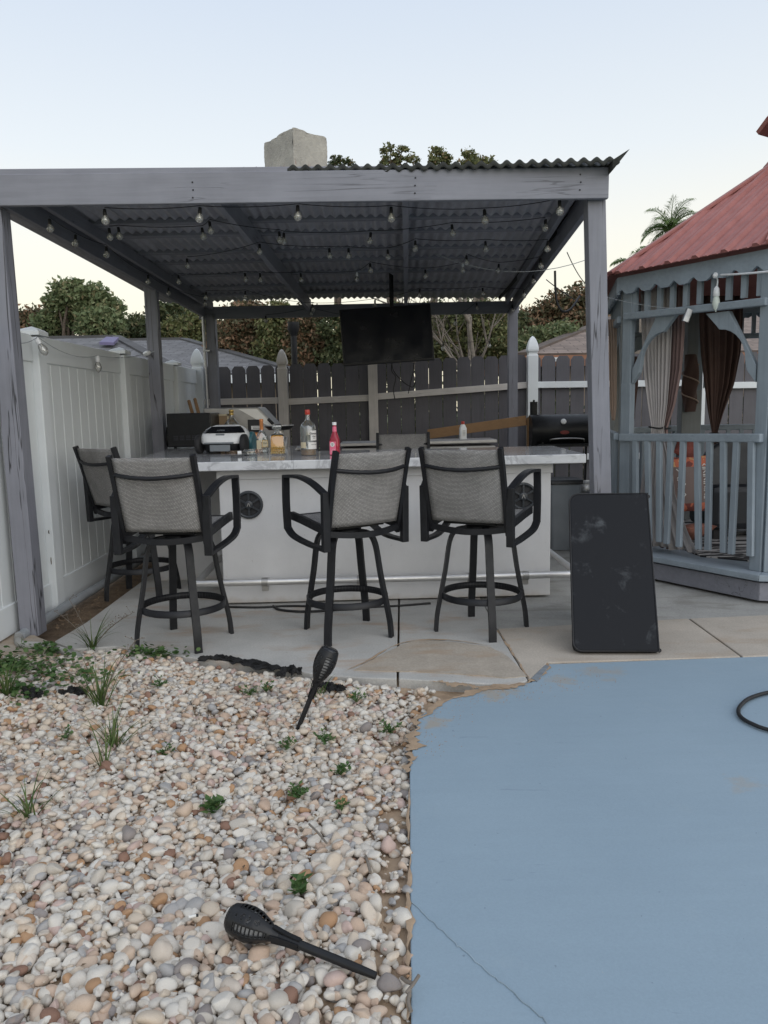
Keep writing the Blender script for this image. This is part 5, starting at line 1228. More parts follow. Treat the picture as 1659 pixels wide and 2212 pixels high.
# barrel grill
g0, g1 = W(1150, 930, y=8.75), W(1310, 928, y=8.75); gzc = W(1210, 932, y=8.75).z; gx0 = W(1153, 930, y=8.75).x
sg = thing('barrel_grill', 'black barrel charcoal grill with a thermometer and red oval badge', 'grill', ((g0.x + g1.x) / 2, 9.0, 0))
rad = .19; mr = rot('Y', PI / 2)
b = MB(); b.lathe([(rad - .004, 0), (rad, .004), (rad, g1.x - gx0 - .004), (rad - .004, g1.x - gx0)], 32, (gx0, 9.0, gzc), mr); b.build('barrel', M['blackpl'], sg)
b = MB(); b.lathe([(.016, -.012), (.03, 0), (.032, .014), (.028, .018), (0, .018)], 18, W(1217, 911, y=8.83), rot('X', PI / 2 - .3)); b.build('thermometer', M['white'], sg)
c = W(1220, 934, y=8.80); b = MB(); b.add([c + Vector((.052 * math.cos(a), 0, .022 * math.sin(a))) for a in [2 * PI * i / 20 for i in range(20)]] + [c + Vector((.052 * math.cos(a), .04, .022 * math.sin(a))) for a in [2 * PI * i / 20 for i in range(20)]], [tuple(range(20))] + [(i, (i + 1) % 20, 20 + (i + 1) % 20, 20 + i) for i in range(20)]); b.build('oval_badge', mat('badge_red', (.20, .035, .028), .1, .5, 20, 0), sg)
b = MB(); b.tube(spl([W(1188, 953, y=8.82), W(1192, 949, y=8.76), W(1225, 947, y=8.74), W(1258, 948, y=8.76), W(1262, 953, y=8.82)], 4), .009, 8); b.build('lid_handle', M['dull_steel'], sg)
sx_ = W(1152, 885, y=9.15); b = MB(); b.tube([(sx_.x, 9.12, gzc), (sx_.x, 9.12, W(1152, 868, y=9.15).z)], .045, 14); b.tube([(sx_.x, 9.12, W(1152, 868, y=9.15).z), (sx_.x, 9.12, W(1152, 864, y=9.15).z)], .012, 8); b.build('smoke_stack', M['blackpl'], sg)
for xx in (gx0 + .12, g1.x - .12):
    for yy in (8.85, 9.15): b = MB(); b.tube([(xx, yy, gzc - .12), (xx, yy + (.06 if yy > 9 else -.06), 0)], .014, 8); b.build('leg', M['blackpl'], sg)
b = MB(); b.bar((gx0 + .05, 8.80, gzc - .15), (g1.x - .05, 8.76, gzc - .15), .22, .02); b.build('front_shelf', M['blackpl'], sg)
# bin
p = W(1221, 1190, z=0); tz = W(1221, 1038, y=p.y).z; kx = p.y / FOC
bn = thing('trash_can', 'dark grey plastic trash can at the right end of the bar', 'trash can', (p.x, p.y + .18, 0))
b = MB(); b.loft([rrect(.27, .27, .05, 0), rrect(.33, .33, .05, tz * .9), rrect(.34, .34, .05, tz)]); b.build('body', M['grey_pl'], bn, local=True)
b = MB(); b.loft([rrect(.36, .36, .05, tz - .04), rrect(.365, .365, .05, tz), rrect(.33, .33, .05, tz + .005)]); b.build('rim', M['blackpl'], bn, local=True)
p = W(1262, 1068, y=7.9); t = thing('steel_bucket', 'ribbed bright metal bucket half hidden behind the trash can', 'bucket', (p.x + .05, 8.0, 0))
b = MB(); zt_ = W(1262, 1042, y=7.9).z; b.lathe([(.12, 0), (.135, zt_ - .1), (.14, zt_ - .098), (.135, zt_ - .07), (.14, zt_ - .04), (.136, zt_ - .036), (.145, zt_)], 24, capb=False); b.build('pail', M['steel'], t, local=True)
# ------------------------------------------------------------------ gazebo
GA, GB = Vector((2.03, 6.55, 0)), Vector((2.725, 5.46, 0))          # feet of the two posts of the near facet
SD = (GB - GA).length; gdir = (GB - GA).normalized(); gin = Vector((-gdir.y, gdir.x, 0))
APO = SD / 2 / math.tan(PI / 8); GC = (GA + GB) / 2 + gin * APO; CR = SD / 2 / math.sin(PI / 8)
A0 = math.atan2(GA.y - GC.y, GA.x - GC.x)
DZ = .20
gaz = thing('gazebo', 'blue-grey octagonal timber gazebo with a faded red ribbed metal roof', 'gazebo', (GC.x, GC.y, 0))
def gv(i, r=CR, z=0.0): a = A0 + i * PI / 4; return Vector((GC.x + r * math.cos(a), GC.y + r * math.sin(a), z))
def gp(mb, name, m, **k): return mb.build(name, m, gaz, **k)
# deck boards and skirt
b = MB(); b.prism([gv(i, CR * 1.03) for i in range(8)], (0, 0, .15), (0, 0, DZ)); gp(b, 'deck', M['blue_x'], bevel=.008)
for i in range(8):
    b = MB(); p, q = gv(i, CR * 1.055), gv(i + 1, CR * 1.055); b.prism([p, q, q + (GC - q).normalized() * .05, p + (GC - p).normalized() * .05], (0, 0, .015), (0, 0, .147)); gp(b, 'skirt_board', M['grey_x'], bevel=.004)
    b = MB(); b.prism([gv(i, CR * 1.085), gv(i + 1, CR * 1.085), gv(i + 1, CR * .97), gv(i, CR * .97)], (0, 0, .165), (0, 0, .212)); gp(b, 'edge_board', M['blue_x'], bevel=.006)
# posts: two leaves meeting at each corner
for i in range(8):
    for j, sgn in ((i - 1, -1), (i, 1)):
        c = gv(i); o_ = gv(i - 1) if sgn < 0 else gv(i + 1); d = (o_ - c).normalized(); n = d.cross(Vector((0, 0, 1)));
        b = MB(); a = c + d * .045; b.bar(a + Vector((0, 0, .212)), a + Vector((0, 0, 2.42)), .09, .052, n); gp(b, 'post', M['olive_z'] if (i == 0 and sgn < 0) or i == 7 else M['blue_z'], bevel=.005)
        if i in (0, 1) and sgn > 0:
            b = MB(); a = c + d * .05 - n * .0; b.bar(a + Vector((0, 0, .213)), a + Vector((0, 0, 1.60)), .098, .062, n); gp(b, 'post_sleeve', M['blue_z'], bevel=.005)
NB = None
for i in range(8):
    p, q = gv(i), gv(i + 1); d = (q - p).normalized(); n = Vector((0, 0, 1)).cross(d); L = (q - p).length
    opening = i == 3
    # fascia with a scalloped foot
    R2 = CR * 1.045; e0, e1 = gv(i, R2), gv(i + 1, R2); LE = (e1 - e0).length; K = 54
    def low(s): return 2.335 + .020 * math.sin(2 * PI * s * 8.0) - .008 * math.cos(4 * PI * s * 8.0)
    b = MB(); vs = []
    for k in range(K + 1):
        s = k / K; c = e0.lerp(e1, s); vs += [Vector((c.x, c.y, low(s))), Vector((c.x, c.y, 2.462)), Vector((c.x, c.y, 2.462)) + n * .026, Vector((c.x, c.y, low(s))) + n * .026]
    fs = []
    for k in range(K):
        o = 4 * k
        for m2 in range(4): fs.append((o + m2, o + (m2 + 1) % 4, o + 4 + (m2 + 1) % 4, o + 4 + m2))
    b.add(vs, fs + [(0, 1, 2, 3), (4 * K, 4 * K + 3, 4 * K + 2, 4 * K + 1)]); gp(b, 'scalloped_fascia', M['blue_x'])
    # header, frieze rail and spindles
    b = MB(); b.bar(p + d * .09 + Vector((0, 0, 2.405)), q - d * .09 + Vector((0, 0, 2.405)), .05, .07); gp(b, 'header', M['blue_x'], bevel=.004)
    z0, z1 = (2.145, 2.115) if i == 0 else (2.13, 2.13)
    b = MB(); b.bar(p + d * .03 - n * .035 + Vector((0, 0, z0)), q - d * .03 - n * .035 + Vector((0, 0, z1)), .05, .055); gp(b, 'frieze_rail', M['blue_x'], bevel=.008)
    ns = 10
    for k in range(ns):
        s = (k + .9) / (ns + .8); c = p.lerp(q, s); b = MB(); b.bar(c + Vector((0, 0, z0 + .02)), c + Vector((0, 0, 2.38)), .04, .03, n); gp(b, 'spindle', M['blue_z'])
    if opening: continue
    zr0, zr1 = (1.155, 1.175) if i == 0 else (1.16, 1.16)
    b = MB(); b.bar(p + d * .02 - n * .045 + Vector((0, 0, zr0)), q - d * .02 - n * .045 + Vector((0, 0, zr1)), .05, .062); gp(b, 'hand_rail', M['blue_x'], bevel=.008)
    if i == 0:
        tops = [613, 700, 787, 873, 965, 1065, 1158, 1258, 1358, 1465]; bots = [613, 712, 785, 840, 930, 1075, 1143, 1258, 1315, 1455]; yb = [1660, 1668, 1675, 1690, 1712, 1730, 1735, 1755, 1765, 1780]
        for tu, bu, by_ in zip(tops, bots, yb):
            f = lambda u, v: WP((2200 + u * .5425) * .5422, (1250 + v * .5425) * .5422, p - n * .05, n)
            a = f(tu, 905); c = f(bu, by_); b = MB(); b.bar(a, c, .045, .034, n); gp(b, 'baluster', M['blue_z'], bevel=.004)
    else:
        for k in range(9):
            s = (k + .9) / 9.8; c = p.lerp(q, s) - n * .03; b = MB(); b.bar(c + Vector((0, 0, .30)), c + Vector((0, 0, 1.135)), .042, .03, n); gp(b, 'baluster', M['blue_z'])
    # curved corner braces
    for s0, sg in ((p, 1), (q, -1)):
        z_ = z0 if sg > 0 else z1
        arc = []
        for k in range(8):
            a = k / 7 * PI / 2; arc.append((.155 + .185 * (1 - math.sin(a)) - .03, .155 + .27 * (1 - math.cos(a))))
        out_ = [(.015, .52), (.015, .40), (.24, .0), (.43, .0), (.335, .10)] + [(.315 - .215 * math.sin(k / 7 * PI / 2), .125 + .23 * (1 - math.cos(k / 7 * PI / 2))) for k in range(8)] + [(.085, .43)]
        b = MB(); b.prism([s0 + d * sg * (.09 + x_) + Vector((0, 0, z_ - .028 - y_)) for x_, y_ in out_], n * -.02, n * .02); gp(b, 'corner_brace', M['blue_z'], bevel=.003)
# roof: eight ribbed metal panels, hip caps, cupola
RE, ZE, ZT, RT = CR * 1.085, 2.485, 3.44, .30
for i in range(8):
    e0, e1, t0, t1 = gv(i, RE, ZE), gv(i + 1, RE, ZE), gv(i, RT, ZT), gv(i + 1, RT, ZT)
    d = (e1 - e0).normalized(); up_ = ((t0 + t1) / 2 - (e0 + e1) / 2); Ls = up_.length; up_.normalize(); n = d.cross(up_).normalized(); n = n if n.z > 0 else -n; me_ = (e0 + e1) / 2; hw = (e1 - e0).length / 2; hwt = (t1 - t0).length / 2
    b = MB(); b.add([e0, e1, t1, t0], [(0, 1, 2, 3)]); b.add([e0 - n * .004, e1 - n * .004, t1 - n * .004, t0 - n * .004], [(3, 2, 1, 0)])
    s = -hw + .10
    while s < hw - .04:
        top = Ls * min(1.0, (hw - abs(s)) / (hw - hwt)) - .01
        for ds, hh, ww in ((0, .026, .034), (.078, .008, .03), (.156, .008, .03)):
            s2 = s + ds
            if abs(s2) > hw - .03: continue
            tp_ = Ls * min(1.0, (hw - abs(s2)) / (hw - hwt)) - .01
            if tp_ < .05: continue
            a = me_ + d * s2; c = a + up_ * tp_
            vs = []
            for P0 in (a - up_ * .012, c): vs += [P0 - d * ww, P0 - d * ww * .45 + n * hh, P0 + d * ww * .45 + n * hh, P0 + d * ww]
            b.add(vs, [(0, 1, 5, 4), (1, 2, 6, 5), (2, 3, 7, 6), (0, 3, 2, 1), (4, 5, 6, 7)])
        s += .236
    gp(b, 'roof_panel', M['redmetal'], fixn=False)
    b = MB(); b.bar(e0 + Vector((0, 0, .012)), t0 + Vector((0, 0, .012)), .10, .028); gp(b, 'hip_cap', M['redmetal'], bevel=.006)
b = MB(); b.prism([gv(i, .27, 0) for i in range(8)], (0, 0, 3.38), (0, 0, 3.78)); gp(b, 'cupola_wall', M['blue_z'])
b = MB(); b.loft([[gv(i, .44, 3.74) for i in range(8)], [gv(i, .46, 3.77) for i in range(8)], [gv(i, .10, 4.12) for i in range(8)]], smooth=False); gp(b, 'cupola_roof', M['redmetal'])
b = MB(); b.prism([gv(i, .39, 0) for i in range(8)], (0, 0, 3.43), (0, 0, 3.46)); gp(b, 'cupola_flashing', M['redmetal'])

# curtains tied back inside the near facet
def facet(i, s, inset, z): p = gv(i).lerp(gv(i + 1), s); d = (gv(i + 1) - gv(i)).normalized(); n = Vector((0, 0, 1)).cross(d); return Vector((p.x, p.y, z)) + n * inset
def s_of(u, z, inset, fi):
    lo, hi = -.6, 1.6
    for _ in range(40):
        md = (lo + hi) / 2; q = facet(fi, md, inset, z) - CAM; uu = CU + FOC * q.dot(_R) / q.dot(_f)
        if uu < u: lo = md
        else: hi = md
    return lo
def curtain(label, rows, m, folds, inset, fi=0, ph=0.0, colname='curtain', amp=.03):
    """rows: (z, s_left, s_right) along the facet; pleats run down it"""
    c = facet(fi, .5, inset, 0); t = thing('curtain', label, 'curtain', (c.x, c.y, 0), group=None); b = MB()
    rows = [(z_, s_of(a_, z_, inset, fi), s_of(b__, z_, inset, fi)) for z_, a_, b__ in rows]; zs_ = [r_[0] for r_ in rows][::-1]; sl = [r_[1] for r_ in rows][::-1]; sr_ = [r_[2] for r_ in rows][::-1]
    nn = Vector((0, 0, 1)).cross((gv(fi + 1) - gv(fi)).normalized())
    def fn(u, v):
        z = rows[0][0] + (rows[-1][0] - rows[0][0]) * v; a, c_ = np.interp(z, zs_, sl), np.interp(z, zs_, sr_); wv = c_ - a
        f = abs(math.sin(u * PI * folds + ph)) ** .8 + .3 * math.sin(u * PI * folds * 2.3 + ph * 2 + v); am = amp * min(1.4, .45 + wv * 2.6)
        return facet(fi, a + wv * u, inset, z) + nn * (f * am) + Vector((0, 0, .008 * math.sin(u * 19)))
    b.grid(64, 46, fn); b.build('cloth', m, t, solid=.003)
    return t
TZ = 1.235
c1 = curtain('cream linen curtain tied in the middle at the left side of the gazebo opening', [(2.36, 1384, 1452), (2.0, 1386, 1450), (1.7, 1390, 1446), (1.42, 1399, 1440), (TZ, 1407, 1432), (TZ - .06, 1405, 1434), (1.0, 1393, 1448), (.7, 1382, 1456), (.40, 1376, 1482), (.235, 1372, 1506)], M['cur_cream'], 7, .13)
b = MB(); b.tube([facet(0, s_of(1419, TZ, .145, 0) + .052 * math.cos(a), .145 + .05 * math.sin(a), TZ + .006 * math.sin(a * 2)) for a in [2 * PI * i / 20 for i in range(20)]], .007, 6, closed=True); b.build('tie_back', M['cord'], c1)
c2 = curtain('mauve brown curtain hanging just behind and right of the cream one', [(2.36, 1425, 1477), (2.0, 1426, 1476), (1.7, 1428, 1470), (1.42, 1426, 1456), (TZ, 1422, 1440), (TZ - .06, 1421, 1440), (1.0, 1420, 1448), (.55, 1418, 1452), (.22, 1418, 1456)], M['cur_mauve'], 5, .21, ph=.7)
b = MB(); b.tube([facet(0, s_of(1432, TZ, .225, 0) + .05 * math.cos(a), .225 + .05 * math.sin(a), TZ - .01) for a in [2 * PI * i / 20 for i in range(20)]], .007, 6, closed=True); b.build('tie_back', M['cord'], c2)
# brown curtain hanging at the far side of the gazebo, tied back
def wcurtain(label, rows, y, m, folds, seed, tie=None, amp=.035):
    """rows: (v, u_left, u_right) read off at depth y"""
    top = W(rows[0][1], rows[0][0], y=y); t = thing('curtain', label, 'curtain', (top.x, y, 0)); b = MB(); vs = [r_[0] for r_ in rows]
    def fn(u, v):
        vv = vs[0] + (vs[-1] - vs[0]) * v; a, c_ = np.interp(vv, vs, [r_[1] for r_ in rows]), np.interp(vv, vs, [r_[2] for r_ in rows]); p = W(a + (c_ - a) * u, vv, y=y)
        f = abs(math.sin(u * PI * folds + seed)) ** .8 + .3 * math.sin(u * PI * folds * 2.3 + seed); p.y += -f * amp * min(1.3, .35 + (c_ - a) / 75); return p
    b.grid(56, 40, fn); b.build('cloth', m, t, solid=.003)
    if tie: k = MB(); c = W(tie[0], tie[1], y=y); k.tube([c + Vector((tie[2] * math.cos(a), .045 * math.sin(a), 0)) for a in [2 * PI * i / 18 for i in range(18)]], .009, 6, closed=True); k.build('tie_back', M['cord'], t)
    return t
wcurtain('dark brown curtain drawn in and tied, right of the carved gazebo post', [(640, 1508, 1604), (700, 1508, 1602), (760, 1511, 1598), (830, 1519, 1584), (890, 1528, 1562), (934, 1537, 1549), (945, 1534, 1552), (1010, 1523, 1556), (1090, 1518, 1560)], 7.35, M['cur_brown'], 6, .4, (1543, 936, .035))
wcurtain('tan curtain seen edge on between the pergola post and the gazebo corner', [(690, 1310, 1330), (720, 1314, 1332), (800, 1315, 1332), (880, 1317, 1331), (908, 1321, 1328)], 7.0, M['cur_tan'], 3, 1.1, None, .02)
wcurtain('narrow patterned brown curtain behind the near gazebo post', [(770, 1366, 1376), (830, 1364, 1378), (880, 1362, 1372), (905, 1364, 1371)], 7.1, M['cur_brown'], 2, .2, None, .02)
# cloth bundle wrapped round the far post, hanging mask above it
p = W(1491, 830, y=8.0); t = thing('wrapped_cloth', 'twisted brown cloth wrapped round the dark far post of the gazebo', 'cloth', (p.x, 8.0, p.z))
b = MB()
def tw(u, v):
    a = 2 * PI * u; r_ = .070 * (.75 + .35 * math.sin(PI * v)) * (1 + .16 * math.sin(3 * a + 9 * v)); return Vector((r_ * math.cos(a), r_ * .8 * math.sin(a), 0.30 - .58 * v))
b.grid(28, 30, tw); b.build('cloth', M['cur_brown'], t, local=True)
b = MB(); b.tube([Vector((.082 * math.cos(a), .070 * math.sin(a), .20 - .05 * a / 1.6)) for a in [i * .4 for i in range(34)]], .008, 5); b.build('tan_edging', M['cur_tan'], t, local=True)
p = W(1491, 800, y=8.12); t = thing('timber_post', 'dark square post standing inside the far side of the gazebo', 'post', (p.x, 8.12, DZ))
b = MB(); b.box((0, 0, .68), (.20, .13, 1.36)); b.build('lower_post', M['olive_z'], t, local=True, bevel=.006); b = MB(); b.box((0, 0, 1.76), (.11, .11, .80)); b.build('upper_post', M['olive_z'], t, local=True, bevel=.006)
# rug, sofa, cushions
b = MB(); b.prism([GC + Vector((x_, y_, 0)) for x_, y_ in ((-1.15, -.75), (-.45, -1.30), (.55, -1.30), (1.2, -.5), (1.2, .6), (.5, 1.2), (-.5, 1.2), (-1.2, .5))], (0, 0, DZ + .0005), (0, 0, DZ + .012)); o = b.build('zebra_rug', M['zebra']); tag(o, 'black and white zebra striped rug on the gazebo floor', 'rug')
s0 = W(1600, 1060, y=7.0); sf = thing('covered_sofa', 'black covered seat with a rounded back inside the gazebo at right', 'sofa', (s0.x + .12, 7.05, DZ))
b = MB(); b.box((0, 0, .30), (.95, .55, .40)); b.build('seat', M['sofa'], sf, local=True, bevel=.06)
b = MB(); b.grid(24, 14, lambda u, v: Vector(((u - .5) * .98, -.16 + .10 * v + .03 * math.sin(u * 5), .18 + .72 * v ** .8 - .16 * (2 * u - 1) ** 4 * v)))
b.build('back_cover', M['sofa'], sf, local=True, solid=.09)
for sx in (-.4, .4):
    b = MB(); b.box((sx, 0, .05), (.06, .45, .1)); b.build('foot', M['blackpl'], sf, local=True)
def cushion(name, label, p, w_, h_, th, m, rz, rx=0, ry=0):
    t = thing(name, label, 'cushion', p, rz); b = MB()
    def fn(sg):
        def g(u, v):
            a, c = 2 * u - 1, 2 * v - 1; e = max(0, (1 - abs(a) ** 2.6) * (1 - abs(c) ** 2.6)) ** .55; k = 1 - .05 * (1 - abs(c) ** 2) * abs(a) - .05 * (1 - a * a) * abs(c)
            q = Vector((a * w_ / 2 * k, sg * th / 2 * e, c * h_ / 2 * k)); return rot('Y', ry) @ (rot('X', rx) @ q)
        return g
    b.grid(22, 22, fn(-1)); b.grid(22, 22, fn(1)); b.build('cover', m, t, local=True); return t
q = W(1483, 1046, y=6.62); fc = cushion('floor_cushion', 'large orange and brown patterned cushion with white marks behind the gazebo balusters', q, .44, .49, .17, M['pillow'], R(12), R(-8))
b = MB()
def onface(a, c):
    e = max(0, (1 - abs(a / .22) ** 2.6) * (1 - abs(c / .245) ** 2.6)) ** .55; return rot('X', R(-8)) @ Vector((a, -.085 * e - .004, c))
def mark(a0, c0, a1, c1, w_=.007): b.bar(onface(a0, c0), onface(a1, c1), w_, .002, (0, 1, 0))
for zc in (-.09, 0.0, .09):
    mark(-.135, zc + .04, -.095, zc); mark(-.095, zc, -.135, zc - .04); mark(-.105, zc + .04, -.065, zc); mark(-.065, zc, -.105, zc - .04)
for i in range(11): mark(.035, -.14 + i * .027, .035, -.122 + i * .027, .014)
for i in range(5):
    zc = -.125 + i * .062
    for d_ in (0, .014): mark(.11, zc + d_, .165, zc + d_)
    mark(.115, zc + .028, .14, zc + .046); mark(.14, zc + .046, .165, zc + .028)
o = b.build('printed_marks', M['paper'], fc, local=True); o['kind'] = 'stuff'
q = W(1483, 970, y=6.78); cushion('small_cushion', 'small dark red and tan cushion on top of the large patterned one', q, .22, .20, .11, mat('dark_red_cloth', (.16, .045, .035), .6, .9, 9, .2, 200), R(5), R(-25), R(30))
q = W(1492, 1130, y=6.72); cushion('rust_cushion', 'rust striped cushion lying on the zebra rug', Vector((q.x, q.y, DZ + .10)), .34, .30, .13, mat('rust_cloth', (.24, .10, .07), .5, .9, 14, .2, 200), R(20), R(66))
# bulb on a white cord hanging from the gazebo fascia, and the loose lamp holder
wl0, wl1 = W(1549, 594, y=5.78), W(1665, 586, y=5.30)
t = thing('hanging_bulb', 'white lamp holder with a bulb hanging from the scalloped gazebo fascia', 'light bulb', wl0)
b = MB(); b.tube(sag(wl0, wl1, .004), .008, 6); b.build('cord', M['white'], t)
b = MB(); b.lathe([(.012, .03), (.024, .012), (.024, -.012), (.012, -.03)], 12, (0, 0, 0), rot('Y', 1.2)); b.tube([(0, 0, 0), (.006, 0, -.05), (.002, 0, -.085)], .006, 6); b.build('splice', M['white'], t, local=True)
b = MB(); b.lathe([(.008, -.08), (.019, -.095), (.022, -.12), (.023, -.15), (.020, -.152)], 14); b.build('socket', M['white'], t, local=True)
b = MB(); b.lathe([(.016, -.15), (.022, -.165), (.028, -.20), (.020, -.235), (.006, -.252), (.004, -.262)], 14); b.build('bulb', mat('frosted_bulb', (.62, .68, .62), .05, .25, 6, 0), t, local=True)
p = W(1485, 681, y=5.95); t = thing('lamp_holder', 'silvery clear lamp holder taped to the gazebo frieze rail', 'lamp holder', p)
mr = rot('Y', .35); b = MB(); b.loft([[mr @ q_ for q_ in rrect(.05, .03, .008, z)] for z in (-.05, -.02, .035, .045)]); b.build('holder', M['galv'], t, local=True)
b = MB(); b.tube(sag(W(1304, 640, y=6.4), p + Vector((0, 0, .045)), .02), .0018, 5); b.build('wire', M['pipe'], t)

# ------------------------------------------------------------------ glass bulbs on the wire along the white fence
def fence_bulb(u, v, x, label, sw=0.0):
    p = W(u, v, x=x); t = thing('fence_bulb', label, 'light bulb', p, group='bulbs on the wire along the white fence'); mr = rot('Y', sw)
    b = MB(); b.lathe([(.012, .03), (.018, .02), (.018, -.02), (.015, -.025)], 12, m=mr); b.build('socket', M['white'], t, local=True)
    b = MB(); b.lathe([(.014, -.022), (.026, -.045), (.030, -.075), (.020, -.10), (.004, -.112)], 14, m=mr); b.build('glass', M['bulb'], t, local=True)
    b = MB(); b.tube([mr @ Vector(q_) for q_ in ((-.008, 0, -.03), (-.006, 0, -.07), (.006, 0, -.07), (.008, 0, -.03))], .003, 5); b.build('filament', M['filament'], t, local=True)
    return p
k0 = fence_bulb(82, 737, -2.40, 'clear bulb in a white socket hanging at the near white fence post', -.5)
k1 = fence_bulb(211, 776, -2.42, 'clear bulb hanging from the wire in front of the white fence panel')
k2 = W(318, 763, y=7.98)
b = MB(); b.tube(sag(W(20, 735, x=-2.42), k0 + Vector((0, 0, .03)), .03) + sag(k0 + Vector((0, 0, .03)), k1 + Vector((0, 0, .03)), .06)[1:] + sag(k1 + Vector((0, 0, .03)), k2, .03)[1:], .0026, 5); o = b.build('fence_wire', M['pipe']); tag(o, 'thin wire strung along the white fence to the pergola mid post', 'wire')
b = MB(); b.lathe([(.0, -.05), (.022, -.03), (.026, 0), (.02, .03), (0, .04)], 12, k2, rot('Y', 1.3)); o = b.build('cable_joint', M['white']); tag(o, 'white taped cable joint on the pergola mid post', 'cable joint')
b = MB(); b.tube(spl([k2 + Vector((.03, 0, 0)), W(338, 752, y=8.0), W(341, 700, y=8.0), W(337, 640, y=8.0), W(335, 612, y=8.0)], 6), .006, 5); o = b.build('cable', M['pipe']); tag(o, 'pale cable running up the pergola mid post from the white joint', 'cable')

# ------------------------------------------------------------------ solar torches
def torch(label, p, q, spin, hl=.180, hr=.050):
    """flared slotted lamp head at q end, tapered stake at p"""
    p, q = Vector(p), Vector(q); L = (q - p).length; z = (q - p).normalized(); x = z.orthogonal().normalized(); x = Matrix.Rotation(spin, 3, z) @ x; y = z.cross(x)
    t = thing('solar_torch', label, 'garden torch', p); Mx = Matrix((x, y, z)).transposed(); Z0 = L - hl
    zk = hl / .195; prof = [(r_, z_ * zk) for r_, z_ in ((.014, 0), (.021, .025), (.036, .055), (.050, .09), (.056, .125), (.054, .16), (.046, .195))]; k = hr / .056
    def rad(zz): return float(np.interp(zz, [a[1] for a in prof], [a[0] for a in prof])) * k
    nA, nZ = 48, 38; b = MB()
    for j in range(nZ + 1):
        for i in range(nA): a = 2 * PI * i / nA; zz = hl * j / nZ; r_ = rad(zz); b.v.append(Mx @ Vector((r_ * math.cos(a), r_ * math.sin(a), Z0 + zz)))
    for j in range(nZ):
        for i in range(nA):
            slot = (i % 12) in (2, 3, 4, 5) and 8 <= j <= 31 and (j % 3) != 0
            scroll = (i % 12) in (8, 9, 10) and 12 <= j <= 31 and ((i * 7 + j * 5 + (j // 3) * 2) % 9 in (0, 4))
            if slot or scroll: continue
            b.f.append((j * nA + i, j * nA + (i + 1) % nA, (j + 1) * nA + (i + 1) % nA, (j + 1) * nA + i)); b.sm.append(True)
    o = b.build('lamp_head', M['blackpl'], t, solid=.003)
    b = MB(); b.lathe([(rad(.05 * zk) * .6, .05 * zk), (rad(.11 * zk) * .80, .11 * zk), (rad(.17 * zk) * .82, .175 * zk)], 24, m=None); b.v = [Mx @ (a + Vector((0, 0, Z0))) + (Vector((0, 0, 0))) for a in b.v]; b2 = b
    for a in b2.v: pass
    b2.v = [a + p for a in b2.v]; b2.build('diffuser', mat('frosted_diffuser', (.34, .345, .35), .1, .4, 8, 0), t)
    b = MB(); b.lathe([(.043 * k, hl), (.040 * k, hl + .008), (0, hl + .009)], 24); b.v = [Mx @ (a + Vector((0, 0, Z0))) + p for a in b.v]; b.build('solar_cap', M['screen'], t)
    b = MB(); b.tube([p, p + z * .06, p + z * (Z0 - .05), p + z * (Z0 + .01)], [.0095, .0115, .012, .013], 12); b.build('stake', M['blackpl'], t)
    for a in range(4):
        d = Mx @ Vector((math.cos(a * PI / 2 + .4), math.sin(a * PI / 2 + .4), 0)); c = MB(); c.sweep(spl([p + z * (Z0 - .06) + d * .013, p + z * (Z0 - .02) + d * .015, p + z * (Z0 + .02) + d * .021], 3), Mx @ Vector((-math.sin(a * PI / 2 + .4), math.cos(a * PI / 2 + .4), 0)), .014, .004); c.build('neck_strut', M['blackpl'], t)
    # the head was laid out from p
    o.location = (0, 0, 0)
    for v_ in o.data.vertices: v_.co += Vector((0, 0, 0))
    me = o.data; iv = p
    for v_ in me.vertices: v_.co = v_.co + p
    return t
q0 = W(646, 1568, z=-.01); q1 = W(713, 1404, y=q0.y + .04)
torch('black solar torch stuck leaning in the pebbles in front of the middle stool', q0 - (q1 - q0).normalized() * .03, q1, .5)
l0 = W(812, 2108, z=.022); l1 = W(503, 1982, z=.075)
torch('black solar torch lying on the pebbles near the blue deck', l0, l1, 2.0, .145, .044)

# ------------------------------------------------------------------ hose on the deck
hp = [W(u, v, z=.010) for u, v in ((2900, 1440), (2500, 1470), (2200, 1520), (1960, 1515), (1760, 1498), (1700, 1493), (1659, 1496), (1620, 1508), (1600, 1524), (1595, 1538), (1604, 1552), (1630, 1566), (1659, 1576), (1720, 1590), (1900, 1600), (2200, 1580), (2600, 1520), (2950, 1500))]
b = MB(); b.tube(spl(hp, 8), .0095, 8); o = b.build('hose', M['cord']); tag(o, 'dark hose looping onto the blue deck at the right edge', 'hose')

